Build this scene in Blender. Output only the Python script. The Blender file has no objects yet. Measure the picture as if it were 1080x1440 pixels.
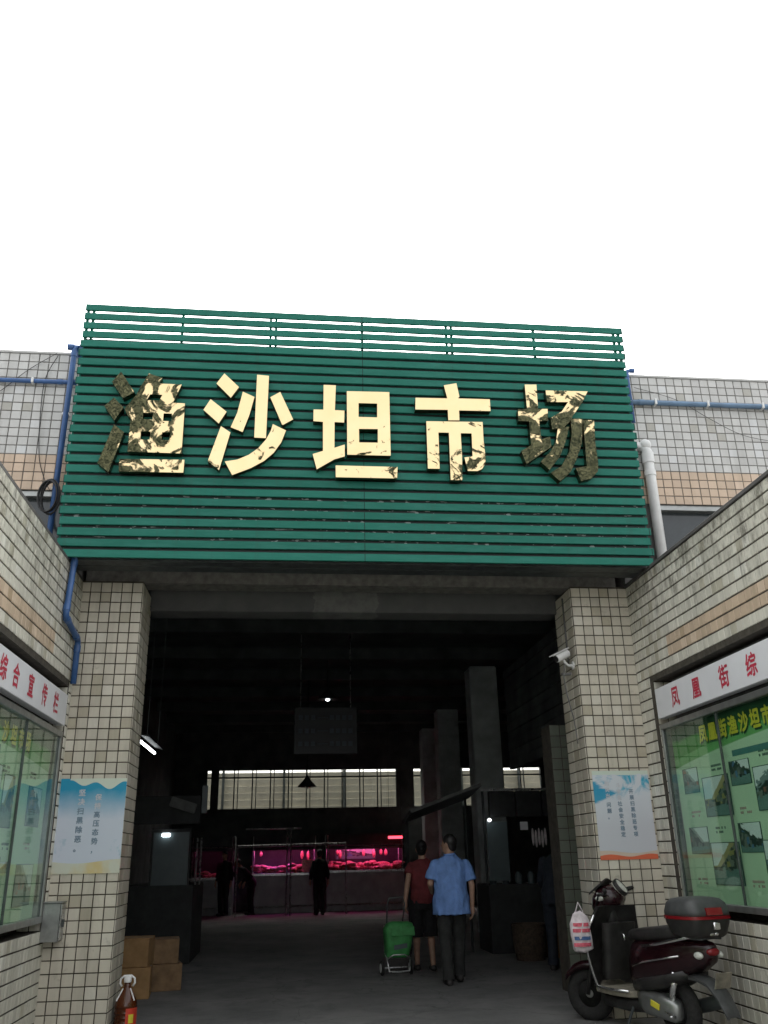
import bpy, bmesh, math, random
from math import sin, cos, radians, pi, hypot
from mathutils import Vector as V, Matrix
from mathutils.geometry import tessellate_polygon
random.seed(7)
SC = bpy.context.scene
COL = SC.collection

# ------------------------------------------------------------------ camera
F, PITCH, YAW, ROLL, CAM_H = 1224.5, radians(21.663), radians(6.642), radians(1.252), 1.36
FW = V((sin(YAW)*cos(PITCH), cos(YAW)*cos(PITCH), sin(PITCH)))
R0 = V((cos(YAW), -sin(YAW), 0)); U0 = R0.cross(FW)
RT = R0*cos(ROLL) - U0*sin(ROLL); UP = U0*cos(ROLL) + R0*sin(ROLL)
EYE = V((0, 0, CAM_H))
cam = bpy.data.cameras.new('camera'); camo = bpy.data.objects.new('camera', cam); COL.objects.link(camo)
cam.sensor_fit = 'VERTICAL'; cam.sensor_height = 36; cam.lens = 36*F/1440; cam.clip_end = 2000; cam.clip_start = .05
m = Matrix((RT, UP, -FW)).transposed().to_4x4(); m.translation = EYE; camo.matrix_world = m
SC.camera = camo
def ray(x, y): return FW*F + RT*(x-540) + UP*(720-y)
def onY(x, y, c): d = ray(x, y); return EYE + d*((c-EYE.y)/d.y)
def onX(x, y, c): d = ray(x, y); return EYE + d*((c-EYE.x)/d.x)
def onZ(x, y, c): d = ray(x, y); return EYE + d*((c-EYE.z)/d.z)
def proj(P):
    d = P-EYE; z = d.dot(FW)
    return (540+F*d.dot(RT)/z, 720-F*d.dot(UP)/z) if z > .05 else (-9e3, -9e3)

# ------------------------------------------------------------------ sky, sun, exposure
SUN_EL, SUN_AZ = radians(58), radians(12)
w = bpy.data.worlds.new('World'); SC.world = w; w.use_nodes = True
nt = w.node_tree; bg = nt.nodes['Background']
sky = nt.nodes.new('ShaderNodeTexSky'); sky.sky_type = 'NISHITA'; sky.sun_disc = False
sky.sun_elevation = SUN_EL; sky.sun_rotation = SUN_AZ; sky.air_density = 1.0; sky.dust_density = 6.0; sky.ozone_density = 1.0
hs = nt.nodes.new('ShaderNodeHueSaturation'); hs.inputs['Saturation'].default_value = .10
nt.links.new(sky.outputs[0], hs.inputs['Color']); nt.links.new(hs.outputs[0], bg.inputs[0])
bg.inputs[1].default_value = .15
sl = bpy.data.lights.new('sun', 'SUN'); sl.energy = .7; sl.angle = radians(25); sl.color = (1, .97, .92)
so = bpy.data.objects.new('sun', sl); COL.objects.link(so)
sd = V((sin(SUN_AZ)*cos(SUN_EL), cos(SUN_AZ)*cos(SUN_EL), sin(SUN_EL)))
so.rotation_euler = (-sd).to_track_quat('-Z', 'Y').to_euler(); so.location = (0, -5, 30)
SC.view_settings.view_transform = 'Standard'; SC.view_settings.look = 'None'
SC.view_settings.gamma = 1; SC.view_settings.exposure = 1.92
SC.view_settings.use_curve_mapping = False

# ------------------------------------------------------------------ materials
MATS = {}
class N:
    def __init__(s, name):
        s.m = bpy.data.materials.new(name); s.m.use_nodes = True; s.t = s.m.node_tree
        s.b = s.t.nodes['Principled BSDF']; s.o = s.t.nodes['Material Output']; MATS[name] = s.m
    def n(s, kind, **kw):
        x = s.t.nodes.new('ShaderNode'+kind)
        for k, v in kw.items(): setattr(x, k, v)
        return x
    def l(s, a, b): s.t.links.new(a, b)
    def sock(s, node, i, v):
        if hasattr(v, 'is_output') or isinstance(v, bpy.types.NodeSocket): s.l(v, node.inputs[i])
        else: node.inputs[i].default_value = v
    def math(s, op, a, b=0, c=0, clamp=False):
        x = s.n('Math', operation=op, use_clamp=clamp); s.sock(x, 0, a); s.sock(x, 1, b)
        if op in ('MULTIPLY_ADD', 'SMOOTH_MIN', 'WRAP', 'COMPARE'): s.sock(x, 2, c)
        return x.outputs[0]
    def noise(s, scale, det=4, rough=.55, vec=None, dist=0):
        x = s.n('TexNoise'); x.inputs['Scale'].default_value = scale; x.inputs['Detail'].default_value = det
        x.inputs['Roughness'].default_value = rough; x.inputs['Distortion'].default_value = dist
        if vec is not None: s.l(vec, x.inputs['Vector'])
        return x.outputs['Fac']
    def pos(s): return s.n('NewGeometry').outputs['Position']
    def mapv(s, vec, sc):
        x = s.n('Mapping'); x.inputs['Scale'].default_value = sc; s.l(vec, x.inputs['Vector']); return x.outputs[0]
    def ramp(s, f, p0, p1, c0=(0, 0, 0, 1), c1=(1, 1, 1, 1)):
        x = s.n('ValToRGB'); x.color_ramp.elements[0].position = p0; x.color_ramp.elements[1].position = p1
        x.color_ramp.elements[0].color = c0; x.color_ramp.elements[1].color = c1; s.l(f, x.inputs[0]); return x.outputs[0]
    def mix(s, f, a, b, mode='MIX'):
        x = s.n('Mix', data_type='RGBA', blend_type=mode)
        s.sock(x, 0, f)
        for i, v in ((6, a), (7, b)):
            if isinstance(v, tuple): v = v if len(v) == 4 else (*v, 1)
            s.sock(x, i, v)
        return x.outputs[2]
    def col(s, v): s.l(v, s.b.inputs['Base Color'])
    def bump(s, h, d=.01, st=1):
        x = s.n('Bump'); x.inputs['Distance'].default_value = d; x.inputs['Strength'].default_value = st
        s.l(h, x.inputs['Height']); s.l(x.outputs[0], s.b.inputs['Normal'])
    def set(s, **kw):
        for k, v in kw.items(): s.b.inputs[k.replace('_', ' ')].default_value = v
        return s
def plain(name, c, rough=.6, metal=0, var=.25, scale=9, bump=0, spec=.5):
    a = N(name); a.set(Roughness=rough, Metallic=metal); a.b.inputs['Specular IOR Level'].default_value = spec
    p = a.pos(); f = a.noise(scale, 6, .6, p)
    lo = tuple(x*(1-var) for x in c); hi = tuple(min(1, x*(1+var)) for x in c)
    a.col(a.mix(a.ramp(f, .3, .7), lo, hi))
    r = a.math('MULTIPLY_ADD', a.noise(scale*3, 3, .5, p), .3, rough-.15, True); a.l(r, a.b.inputs['Roughness'])
    if bump: a.bump(f, bump)
    return a.m
def tile_mat(name, c, dirt, dirt_amt, rough=.38, run=0):
    a = N(name)
    rnd = a.math('FRACT', a.math('ADD', a.n('ObjectInfo').outputs['Random'], a.n('Attribute', attribute_name='rnd').outputs['Fac']))
    p = a.pos()
    base = a.mix(rnd, tuple(x*.86 for x in c), tuple(min(1, x*1.1) for x in c))
    base = a.mix(a.math('GREATER_THAN', rnd, .93), base, tuple(x*k_ for x, k_ in zip(c, (.74, .72, .66))))   # odd, replaced tiles
    base = a.mix(a.math('LESS_THAN', rnd, .05), base, tuple(min(1, x*k_) for x, k_ in zip(c, (1.14, 1.16, 1.2))))
    mott = a.noise(26, 5, .65, p)
    base = a.mix(a.math('MULTIPLY', mott, .35), base, tuple(x*.72 for x in c))
    streak = a.ramp(a.noise(2.2, 5, .6, a.mapv(p, (3.2, 3.2, .35))), .5, .8)
    spots = a.ramp(a.noise(7, 6, .75, p), .58, .72)
    d = a.math('MULTIPLY', a.math('MAXIMUM', streak, spots), dirt_amt, 0, True)
    if run:
        xz = a.n('SeparateXYZ'); a.l(p, xz.inputs[0])
        hz = a.math('MULTIPLY', a.math('SUBTRACT', a.math('ADD', xz.outputs[2], a.math('MULTIPLY_ADD', a.noise(2.4, 5, .65, a.mapv(p, (5, 5, .3))), 1.9, -.95)), 3.35), 2.2, 0, True)
        blot = a.ramp(a.noise(6, 6, .75, a.mapv(p, (1.5, 1.5, .8))), .42, .62)
        d = a.math('MAXIMUM', d, a.math('MULTIPLY', a.math('MULTIPLY', hz, blot), run), 0, True)
    a.col(a.mix(d, base, dirt))
    a.l(a.math('MULTIPLY_ADD', d, .35, rough), a.b.inputs['Roughness'])
    a.bump(mott, .0015, .5)
    return a.m
tile_mat('tile_pillar', (.58, .54, .445), (.15, .13, .095), .38)
tile_mat('tile_grey', (.52, .52, .50), (.22, .21, .18), .30)
tile_mat('tile_beige', (.56, .43, .315), (.24, .18, .12), .30)
tile_mat('tile_side', (.64, .62, .53), (.10, .093, .07), .50, run=.80)
tile_mat('tile_side_beige', (.60, .47, .34), (.17, .13, .09), .45)
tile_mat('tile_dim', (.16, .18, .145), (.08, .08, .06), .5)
plain('grout', (.060, .052, .040), .9, var=.4, scale=15, bump=.002)
plain('grout_grey', (.115, .11, .10), .9, var=.35, scale=15, bump=.002)
plain('dark_concrete', (.085, .082, .078), .85, var=.35, scale=4, bump=.004)
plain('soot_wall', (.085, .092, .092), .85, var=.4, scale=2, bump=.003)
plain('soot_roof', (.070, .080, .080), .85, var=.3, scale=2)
plain('column_paint', (.46, .50, .50), .7, var=.2, scale=3)
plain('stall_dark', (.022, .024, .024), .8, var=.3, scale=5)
plain('steel_dark', (.065, .075, .075), .5, .3, var=.3, scale=6)
plain('steel', (.55, .56, .56), .3, .9, var=.12, scale=12)
plain('chrome', (.80, .80, .80), .15, 1, var=.08, scale=12)
plain('alu_frame', (.30, .31, .30), .35, .75, var=.2, scale=9)
plain('pvc_faded', (.11, .19, .29), .5, var=.25, scale=5)
plain('pvc_blue', (.035, .10, .26), .4, var=.25, scale=5)
plain('pvc_white', (.68, .69, .68), .4, var=.1, scale=6)
plain('cable_black', (.012, .012, .013), .5, var=.2)
plain('cable_grey', (.12, .12, .115), .5, var=.2)
plain('sign_board_white', (.70, .71, .73), .4, var=.05, scale=3)
plain('red_print', (.50, .035, .07), .5, var=.2, scale=20)
plain('yellow_print', (.66, .58, .05), .5, var=.15, scale=20)
plain('dark_print', (.03, .09, .05), .5, var=.1)
plain('teal_print', (.07, .20, .19), .5, var=.1)
plain('grey_blue_print', (.17, .24, .31), .6, var=.2, scale=40)
plain('pale_print', (.52, .53, .56), .6, var=.1, scale=40)
plain('caption_print', (.10, .16, .13), .6, var=.2)
plain('pink_caption', (.42, .30, .28), .6, var=.2)
plain('black_plastic', (.020, .0195, .0185), .45, var=.55, scale=10, bump=.0006)
plain('grey_plastic', (.055, .058, .058), .5, var=.25, scale=14)
plain('rubber', (.016, .016, .015), .85, var=.4, scale=30, bump=.001)
plain('maroon_paint', (.017, .004, .006), .2, var=.3, scale=8)
plain('dusty_plastic', (.19, .175, .135), .75, var=.35, scale=16)
plain('red_lens', (.20, .010, .014), .18, var=.1)
plain('clear_lens', (.62, .64, .58), .15, var=.2, scale=40)
plain('skin', (.36, .215, .15), .55, var=.12, scale=30)
plain('hair', (.010, .009, .009), .5, var=.3, scale=60)
plain('grey_hair', (.10, .095, .09), .6, var=.4, scale=80)
plain('blue_shirt', (.145, .27, .58), .8, var=.20, scale=9, bump=.03)
plain('red_shirt', (.15, .024, .028), .85, var=.25, scale=9, bump=.03)
plain('dark_trousers', (.022, .023, .022), .85, var=.25, scale=14, bump=.003)
plain('black_cloth', (.010, .010, .011), .85, var=.25, scale=14, bump=.003)
plain('navy_cloth', (.016, .022, .033), .85, var=.25, scale=14, bump=.003)
plain('shoe', (.03, .028, .026), .6, var=.3)
plain('green_cloth', (.045, .235, .065), .7, var=.25, scale=16, bump=.006)
plain('bag_white', (.62, .56, .58), .5, var=.2, scale=18, bump=.004)
plain('pink_print', (.55, .10, .14), .5, var=.4, scale=40)
plain('blue_print', (.06, .12, .27), .5, var=.4, scale=40)
plain('cardboard', (.33, .195, .085), .85, var=.2, scale=8, bump=.002)
plain('cardboard_dark', (.20, .125, .065), .85, var=.3, scale=8, bump=.002)
plain('sack', (.22, .19, .15), .9, var=.4, scale=18, bump=.01)
plain('oil', (.075, .018, .004), .12, var=.3, scale=6)
plain('cap_white', (.75, .75, .74), .4, var=.05)
plain('label_red', (.55, .05, .025), .4, var=.15, scale=20)
plain('meat', (.62, .22, .22), .35, var=.5, scale=22, bump=.006)
plain('stall_tile', (.32, .32, .33), .4, var=.2, scale=3)
plain('window_glass_dark', (.030, .038, .042), .12, var=.3, scale=2)
plain('corrugated', (.52, .49, .41), .6, var=.16, scale=1.5)
plain('board_dark', (.012, .016, .022), .5, var=.2)
plain('board_text', (.05, .065, .085), .6, var=.2)
plain('frosted_panel', (.075, .10, .105), .4, var=.2, scale=2)
plain('awning', (.22, .23, .22), .6, var=.25, scale=4)
plain('stall_sheet', (.10, .105, .10), .7, var=.3, scale=6)
plain('wicker', (.06, .042, .028), .85, var=.5, scale=30, bump=.006)

# the green slats: faded paint with dust lines and rain streaks
a = N('green_paint'); p = a.pos()
rn = a.n('ObjectInfo').outputs['Random']
c1 = a.mix(rn, (.007, .112, .080), (.011, .142, .102))
c1 = a.mix(a.math('MULTIPLY', a.ramp(a.noise(3, 6, .65, a.mapv(p, (1, 1, 6))), .45, .75), .45), c1, (.040, .185, .150))
c1 = a.mix(a.math('MULTIPLY', a.ramp(a.noise(9, 5, .7, a.mapv(p, (4, 1, .5))), .6, .75), .4), c1, (.020, .085, .070))
zz = a.n('SeparateXYZ'); a.l(p, zz.inputs[0])
run = a.ramp(a.noise(3.4, 5, .7, a.mapv(p, (3.5, 0, .22))), .54, .74)      # dirt washed down over the slats
c1 = a.mix(a.math('MULTIPLY', run, .38), c1, (.030, .075, .058))
jn = a.math('LESS_THAN', a.math('ABSOLUTE', a.math('SUBTRACT', a.math('FRACT', a.math('MULTIPLY_ADD', zz.outputs[0], .351, .248)), .5)), .0012)   # butt joint of two lengths
c1 = a.mix(jn, c1, (.006, .02, .017))
a.b.inputs['Specular IOR Level'].default_value = .22
a.col(c1); a.set(Roughness=.55); a.bump(a.noise(40, 3, .5, p), .0006)
# old backing board behind the slats: dark, flakes of an old white text line
a = N('old_board'); p = a.pos()
xz = a.n('SeparateXYZ'); a.l(p, xz.inputs[0])
band = a.math('MULTIPLY', a.math('GREATER_THAN', xz.outputs[2], 4.13), a.math('LESS_THAN', xz.outputs[2], 4.62))
fl = a.math('GREATER_THAN', a.noise(17, 2, .5, a.mapv(p, (.7, 1, 2.2))), .63)
c1 = a.mix(a.noise(4, 4, .6, p), (.004, .010, .010), (.009, .022, .020))
a.col(a.mix(a.math('MULTIPLY', a.math('MULTIPLY', band, fl), .75), c1, (.32, .36, .35))); a.set(Roughness=.6)

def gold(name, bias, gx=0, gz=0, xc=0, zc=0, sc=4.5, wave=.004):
    """polished gold sheet whose skin is partly torn; dark reflections there are painted into its colour"""
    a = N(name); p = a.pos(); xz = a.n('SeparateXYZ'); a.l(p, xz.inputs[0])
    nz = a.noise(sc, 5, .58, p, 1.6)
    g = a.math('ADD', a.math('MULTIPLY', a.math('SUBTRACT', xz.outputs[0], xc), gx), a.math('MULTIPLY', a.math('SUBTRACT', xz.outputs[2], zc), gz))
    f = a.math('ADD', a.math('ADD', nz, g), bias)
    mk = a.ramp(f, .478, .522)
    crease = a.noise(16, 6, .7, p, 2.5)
    dark_refl = a.mix(a.ramp(crease, .42, .66), (.020, .024, .013), (.15, .145, .075))  # dark surroundings mirrored in the bare crumpled gold, painted as base colour
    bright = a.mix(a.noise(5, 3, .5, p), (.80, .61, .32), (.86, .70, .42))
    a.col(a.mix(mk, bright, dark_refl)); a.set(Metallic=1.0)
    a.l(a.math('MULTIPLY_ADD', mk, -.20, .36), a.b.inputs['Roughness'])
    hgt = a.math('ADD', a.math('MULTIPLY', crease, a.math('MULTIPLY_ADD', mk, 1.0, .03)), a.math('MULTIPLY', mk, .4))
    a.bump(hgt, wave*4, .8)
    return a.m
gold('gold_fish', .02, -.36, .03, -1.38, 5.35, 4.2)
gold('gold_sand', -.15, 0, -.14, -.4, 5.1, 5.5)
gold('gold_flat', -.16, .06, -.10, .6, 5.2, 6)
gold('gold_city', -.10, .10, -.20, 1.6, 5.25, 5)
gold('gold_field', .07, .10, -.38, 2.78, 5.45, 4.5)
a = N('gold_edge'); a.set(Roughness=.35, Metallic=1.0); a.col(a.mix(a.noise(8, 4, .6, a.pos()), (.05, .045, .025), (.16, .13, .07)))

# ground: worn concrete, patches, stains
a = N('concrete_ground'); p = a.pos()
c1 = a.mix(a.ramp(a.noise(.8, 7, .62, p), .3, .7), (.16, .16, .155), (.245, .24, .23))
c1 = a.mix(a.math('MULTIPLY', a.ramp(a.noise(2.6, 6, .7, p, .6), .5, .66), .6), c1, (.10, .10, .098))
c1 = a.mix(a.math('MULTIPLY', a.ramp(a.noise(40, 4, .7, p), .55, .75), .4), c1, (.29, .285, .27))
a.col(c1); a.l(a.math('MULTIPLY_ADD', a.noise(3, 5, .6, p), .5, .35), a.b.inputs['Roughness']); a.bump(a.noise(60, 5, .7, p), .003)
a = N('hall_concrete'); p = a.pos()
c1 = a.mix(a.ramp(a.noise(.9, 7, .62, p), .3, .7), (.14, .142, .139), (.235, .232, .224))
c1 = a.mix(a.math('MULTIPLY', a.ramp(a.noise(2.2, 6, .7, p, .6), .5, .66), .6), c1, (.11, .112, .112))
c1 = a.mix(a.math('MULTIPLY', a.ramp(a.noise(50, 4, .7, p), .55, .75), .35), c1, (.32, .32, .31))
vo = a.n('TexVoronoi', feature='DISTANCE_TO_EDGE'); vo.inputs['Scale'].default_value = .55
wv = a.n('VectorMath', operation='ADD'); nn = a.n('TexNoise'); nn.inputs['Scale'].default_value = 1.7; nn.inputs['Detail'].default_value = 5; a.l(p, nn.inputs['Vector'])
ws = a.n('VectorMath', operation='SCALE'); ws.inputs['Scale'].default_value = .8; a.l(nn.outputs['Color'], ws.inputs[0]); a.l(p, wv.inputs[0]); a.l(ws.outputs[0], wv.inputs[1]); a.l(wv.outputs[0], vo.inputs['Vector'])
c1 = a.mix(a.math('MULTIPLY', a.math('LESS_THAN', vo.outputs['Distance'], .0035), .45), c1, (.06, .06, .06))
a.col(c1); a.l(a.math('MULTIPLY_ADD', a.noise(3, 5, .6, p), .2, .75), a.b.inputs['Roughness']); a.b.inputs['Specular IOR Level'].default_value = .2; a.bump(a.noise(60, 5, .7, p), .003)
# plaster beam with a pale bare patch
a = N('plaster_beam'); p = a.pos(); xz = a.n('SeparateXYZ'); a.l(p, xz.inputs[0])
c1 = a.mix(a.noise(5, 6, .65, p), (.055, .058, .058), (.11, .11, .108))
ed = a.math('MULTIPLY_ADD', a.noise(9, 5, .7, p), .25, -.125)
xx = a.math('ADD', xz.outputs[0], ed)
inb = a.math('MULTIPLY', a.math('GREATER_THAN', xx, .28), a.math('LESS_THAN', xx, .95))
c1 = a.mix(a.math('MULTIPLY', a.math('MULTIPLY', inb, .55), a.ramp(a.noise(7, 5, .7, p), .3, .55)), c1, (.18, .178, .17)); a.col(c1); a.set(Roughness=.85); a.bump(a.noise(30, 5, .7, p), .004)

# printed notices, built from the sheet's own 0..1 coordinates
def sheet_uv(a):
    g = a.n('TexCoord').outputs['UV']; s = a.n('SeparateXYZ'); a.l(g, s.inputs[0]); return s.outputs[0], s.outputs[1], g
a = N('poster_mountain'); u, v, g = sheet_uv(a)
ridge = a.math('MULTIPLY_ADD', a.math('SINE', a.math('MULTIPLY_ADD', u, 15.5, -.6)), .030, .935)
ridge = a.math('ADD', ridge, a.math('MULTIPLY', a.math('SINE', a.math('MULTIPLY', u, 6.5)), .022))
sk = a.math('MULTIPLY', a.math('GREATER_THAN', v, ridge), a.math('GREATER_THAN', u, .14))
fade = a.ramp(a.math('ADD', v, a.math('MULTIPLY_ADD', a.noise(4, 4, .6, g), .12, -.06)), .56, .88)
c1 = a.mix(fade, (.54, .59, .67), (.008, .27, .44))
cl = a.math('MULTIPLY', a.ramp(a.noise(3.2, 5, .6, g), .52, .68), a.math('MULTIPLY', a.math('LESS_THAN', v, .36), a.math('GREATER_THAN', a.math('ABSOLUTE', a.math('SUBTRACT', u, .5)), .33)))
c1 = a.mix(cl, c1, (.13, .37, .46))
c1 = a.mix(sk, c1, (.58, .64, .54))
sand = a.math('LESS_THAN', v, a.math('MULTIPLY_ADD', a.math('SINE', a.math('MULTIPLY', u, 4.5)), -.02, .125))
c1 = a.mix(sand, c1, a.mix(a.ramp(a.noise(2.5, 3, .5, g), .42, .6), (.56, .58, .48), (.60, .49, .24)))
a.col(c1); a.set(Roughness=.45)
a = N('poster_wave'); u, v, g = sheet_uv(a)
c1 = a.mix(a.ramp(v, .35, .75), (.52, .54, .58), (.58, .62, .66))
nz = a.noise(3.0, 6, .62, g, 1.2)
top = a.math('MULTIPLY', a.ramp(a.math('ADD', v, a.math('MULTIPLY', u, -.13)), .60, .72), a.math('LESS_THAN', v, .95))
bl = a.math('MULTIPLY', a.ramp(nz, .50, .62), top)
c1 = a.mix(bl, c1, (.03, .34, .50))
st_ = a.noise(1.0, 5, .65, a.mapv(g, (2.2, 11, 1)), .5)
lf = a.math('MULTIPLY', a.ramp(a.math('SUBTRACT', a.math('MULTIPLY_ADD', st_, .7, .42), a.math('ADD', a.math('MULTIPLY', u, 1.1), a.math('MULTIPLY', a.math('ABSOLUTE', a.math('SUBTRACT', v, .745)), 3.6))), .30, .42), .95)
c1 = a.mix(lf, c1, (.01, .27, .45))
c1 = a.mix(a.math('GREATER_THAN', a.math('ADD', v, a.math('MULTIPLY', nz, .06)), .985), c1, (.56, .64, .56))
rd = a.math('LESS_THAN', v, a.math('MULTIPLY_ADD', a.math('SINE', a.math('MULTIPLY', u, 9)), .014, .045))
pk = a.math('LESS_THAN', v, a.math('MULTIPLY_ADD', a.math('SINE', a.math('MULTIPLY_ADD', u, 6, 1)), .016, .085))
c1 = a.mix(pk, c1, (.58, .47, .38)); c1 = a.mix(rd, c1, (.62, .13, .06))
a.col(c1); a.set(Roughness=.45)
a = N('poster_green'); u, v, g = sheet_uv(a)
c1 = a.mix(a.noise(2.5, 3, .5, g), (.48, .65, .45), (.57, .73, .53))
arc = a.math('ADD', v, a.math('MULTIPLY', a.math('POWER', a.math('SUBTRACT', u, .55), 2), .35))
c1 = a.mix(a.ramp(arc, .855, .86), c1, (.16, .42, .14)); c1 = a.mix(a.ramp(arc, .905, .91), c1, (.06, .28, .05))
c1 = a.mix(a.ramp(a.math('ADD', v, a.math('MULTIPLY', a.noise(7, 5, .65, g), .09)), .955, .975), c1, (.02, .075, .035))
a.col(c1); a.set(Roughness=.5)
for k in range(4):      # printed photographs of the street and the market
    a = N('photo_print' if k == 0 else 'photo_print_%d' % k); u, v, g = sheet_uv(a)
    rn = a.n('ObjectInfo').outputs['Random']
    off = a.n('CombineXYZ'); a.l(a.math('MULTIPLY', rn, 37), off.inputs[0]); a.l(a.math('MULTIPLY', rn, 91), off.inputs[1])
    va = a.n('VectorMath', operation='ADD'); a.l(g, va.inputs[0]); a.l(off.outputs[0], va.inputs[1]); gg = va.outputs[0]
    n1 = a.noise(5, 6, .7, gg, .4); n2 = a.noise(11, 5, .7, a.mapv(gg, (1.6, .8, 1)))
    vo = a.n('TexVoronoi', distance='CHEBYCHEV'); vo.inputs['Scale'].default_value = 9; vo.inputs['Randomness'].default_value = .9
    a.l(a.mapv(gg, (1.0, (.6, .9, .5, 1.2)[k], 1)), vo.inputs['Vector'])
    vc = a.n('SeparateColor'); a.l(vo.outputs['Color'], vc.inputs[0])
    blocks = a.mix(a.ramp(vc.outputs[0], .25, .8), (.010, .022, .020), (.20, .23, .19))          # stalls, shop fronts, people
    blocks = a.mix(a.math('GREATER_THAN', vc.outputs[1], .86), blocks, ((.42, .10, .06), (.40, .36, .10), (.10, .22, .40), (.30, .12, .08))[k])
    blocks = a.mix(a.math('MULTIPLY', n2, .6), blocks, (.02, .05, .045))
    road = a.mix(n2, (.05, .12, .11), (.20, .33, .30))
    hor = a.math('ADD', a.math('MULTIPLY_ADD', rn, .18, .20), a.math('MULTIPLY', a.math('SUBTRACT', vc.outputs[2], .5), .12))
    c1 = a.mix(a.math('GREATER_THAN', v, hor), road, blocks)
    # receding roof line on one side, sky beyond
    sl_ = (1.1, -1.0, .75, -.5)[k]
    line = a.math('ADD', a.math('MULTIPLY', a.math('SUBTRACT', u, .5), -sl_), a.math('MULTIPLY_ADD', rn, .22, (.62, .60, .66, .70)[k]))
    line = a.math('ADD', line, a.math('MULTIPLY', a.math('SUBTRACT', vc.outputs[2], .5), (.06, .05, .22, .14)[k]))
    roof = a.math('MULTIPLY', a.math('GREATER_THAN', v, a.math('SUBTRACT', line, .16)), a.math('GREATER_THAN', v, .42))
    c1 = a.mix(roof, c1, ((.30, .33, .30), (.36, .31, .14), (.02, .05, .03), (.17, .24, .24))[k])
    c1 = a.mix(a.math('MULTIPLY', a.math('GREATER_THAN', v, line), a.math('GREATER_THAN', v, .45)), c1, (.70, .76, .76))
    ed = a.math('MAXIMUM', a.math('GREATER_THAN', a.math('ABSOLUTE', a.math('SUBTRACT', u, .5)), .47), a.math('GREATER_THAN', a.math('ABSOLUTE', a.math('SUBTRACT', v, .5)), .48))
    c1 = a.mix(ed, c1, (.03, .08, .07)); a.col(c1); a.set(Roughness=.4)

def glass(name, tint, fres=.04):
    a = N(name); tr = a.n('BsdfTransparent'); tr.inputs[0].default_value = (*tint, 1)
    gl = a.n('BsdfGlossy'); gl.inputs['Roughness'].default_value = .012; gl.inputs[0].default_value = (.95, 1, .97, 1)
    lw = a.n('LayerWeight'); lw.inputs[0].default_value = .5; mx = a.n('MixShader')   # Schlick, same from both sides of the thin pane
    fr = a.math('MULTIPLY_ADD', a.math('POWER', lw.outputs['Facing'], 5), .92, fres, True)
    a.l(fr, mx.inputs[0]); a.l(tr.outputs[0], mx.inputs[1]); a.l(gl.outputs[0], mx.inputs[2]); a.l(mx.outputs[0], a.o.inputs[0])
glass('case_glass', (.88, .95, .91), .045)
glass('dusty_glass', (.93, .93, .90), .06)
glass('clear_plastic', (.85, .85, .82), .05)
def emit(name, c, s):
    a = N(name); a.set(Roughness=.5); a.b.inputs['Base Color'].default_value = (*c, 1)
    a.b.inputs['Emission Color'].default_value = (*c, 1); a.b.inputs['Emission Strength'].default_value = s
emit('tube_light', (.92, .97, 1.0), 3.2)
emit('pink_light', (1.0, .13, .42), 9.0)
emit('pink_dim', (1.0, .13, .42), 2.0)
emit('violet_light', (.55, .20, 1.0), 9.0)
emit('red_sign_light', (1.0, .05, .08), 1.2)
emit('small_lamp', (.9, .96, 1.0), 2.0)
emit('screen_print', (.10, .13, .22), .55)

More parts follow.
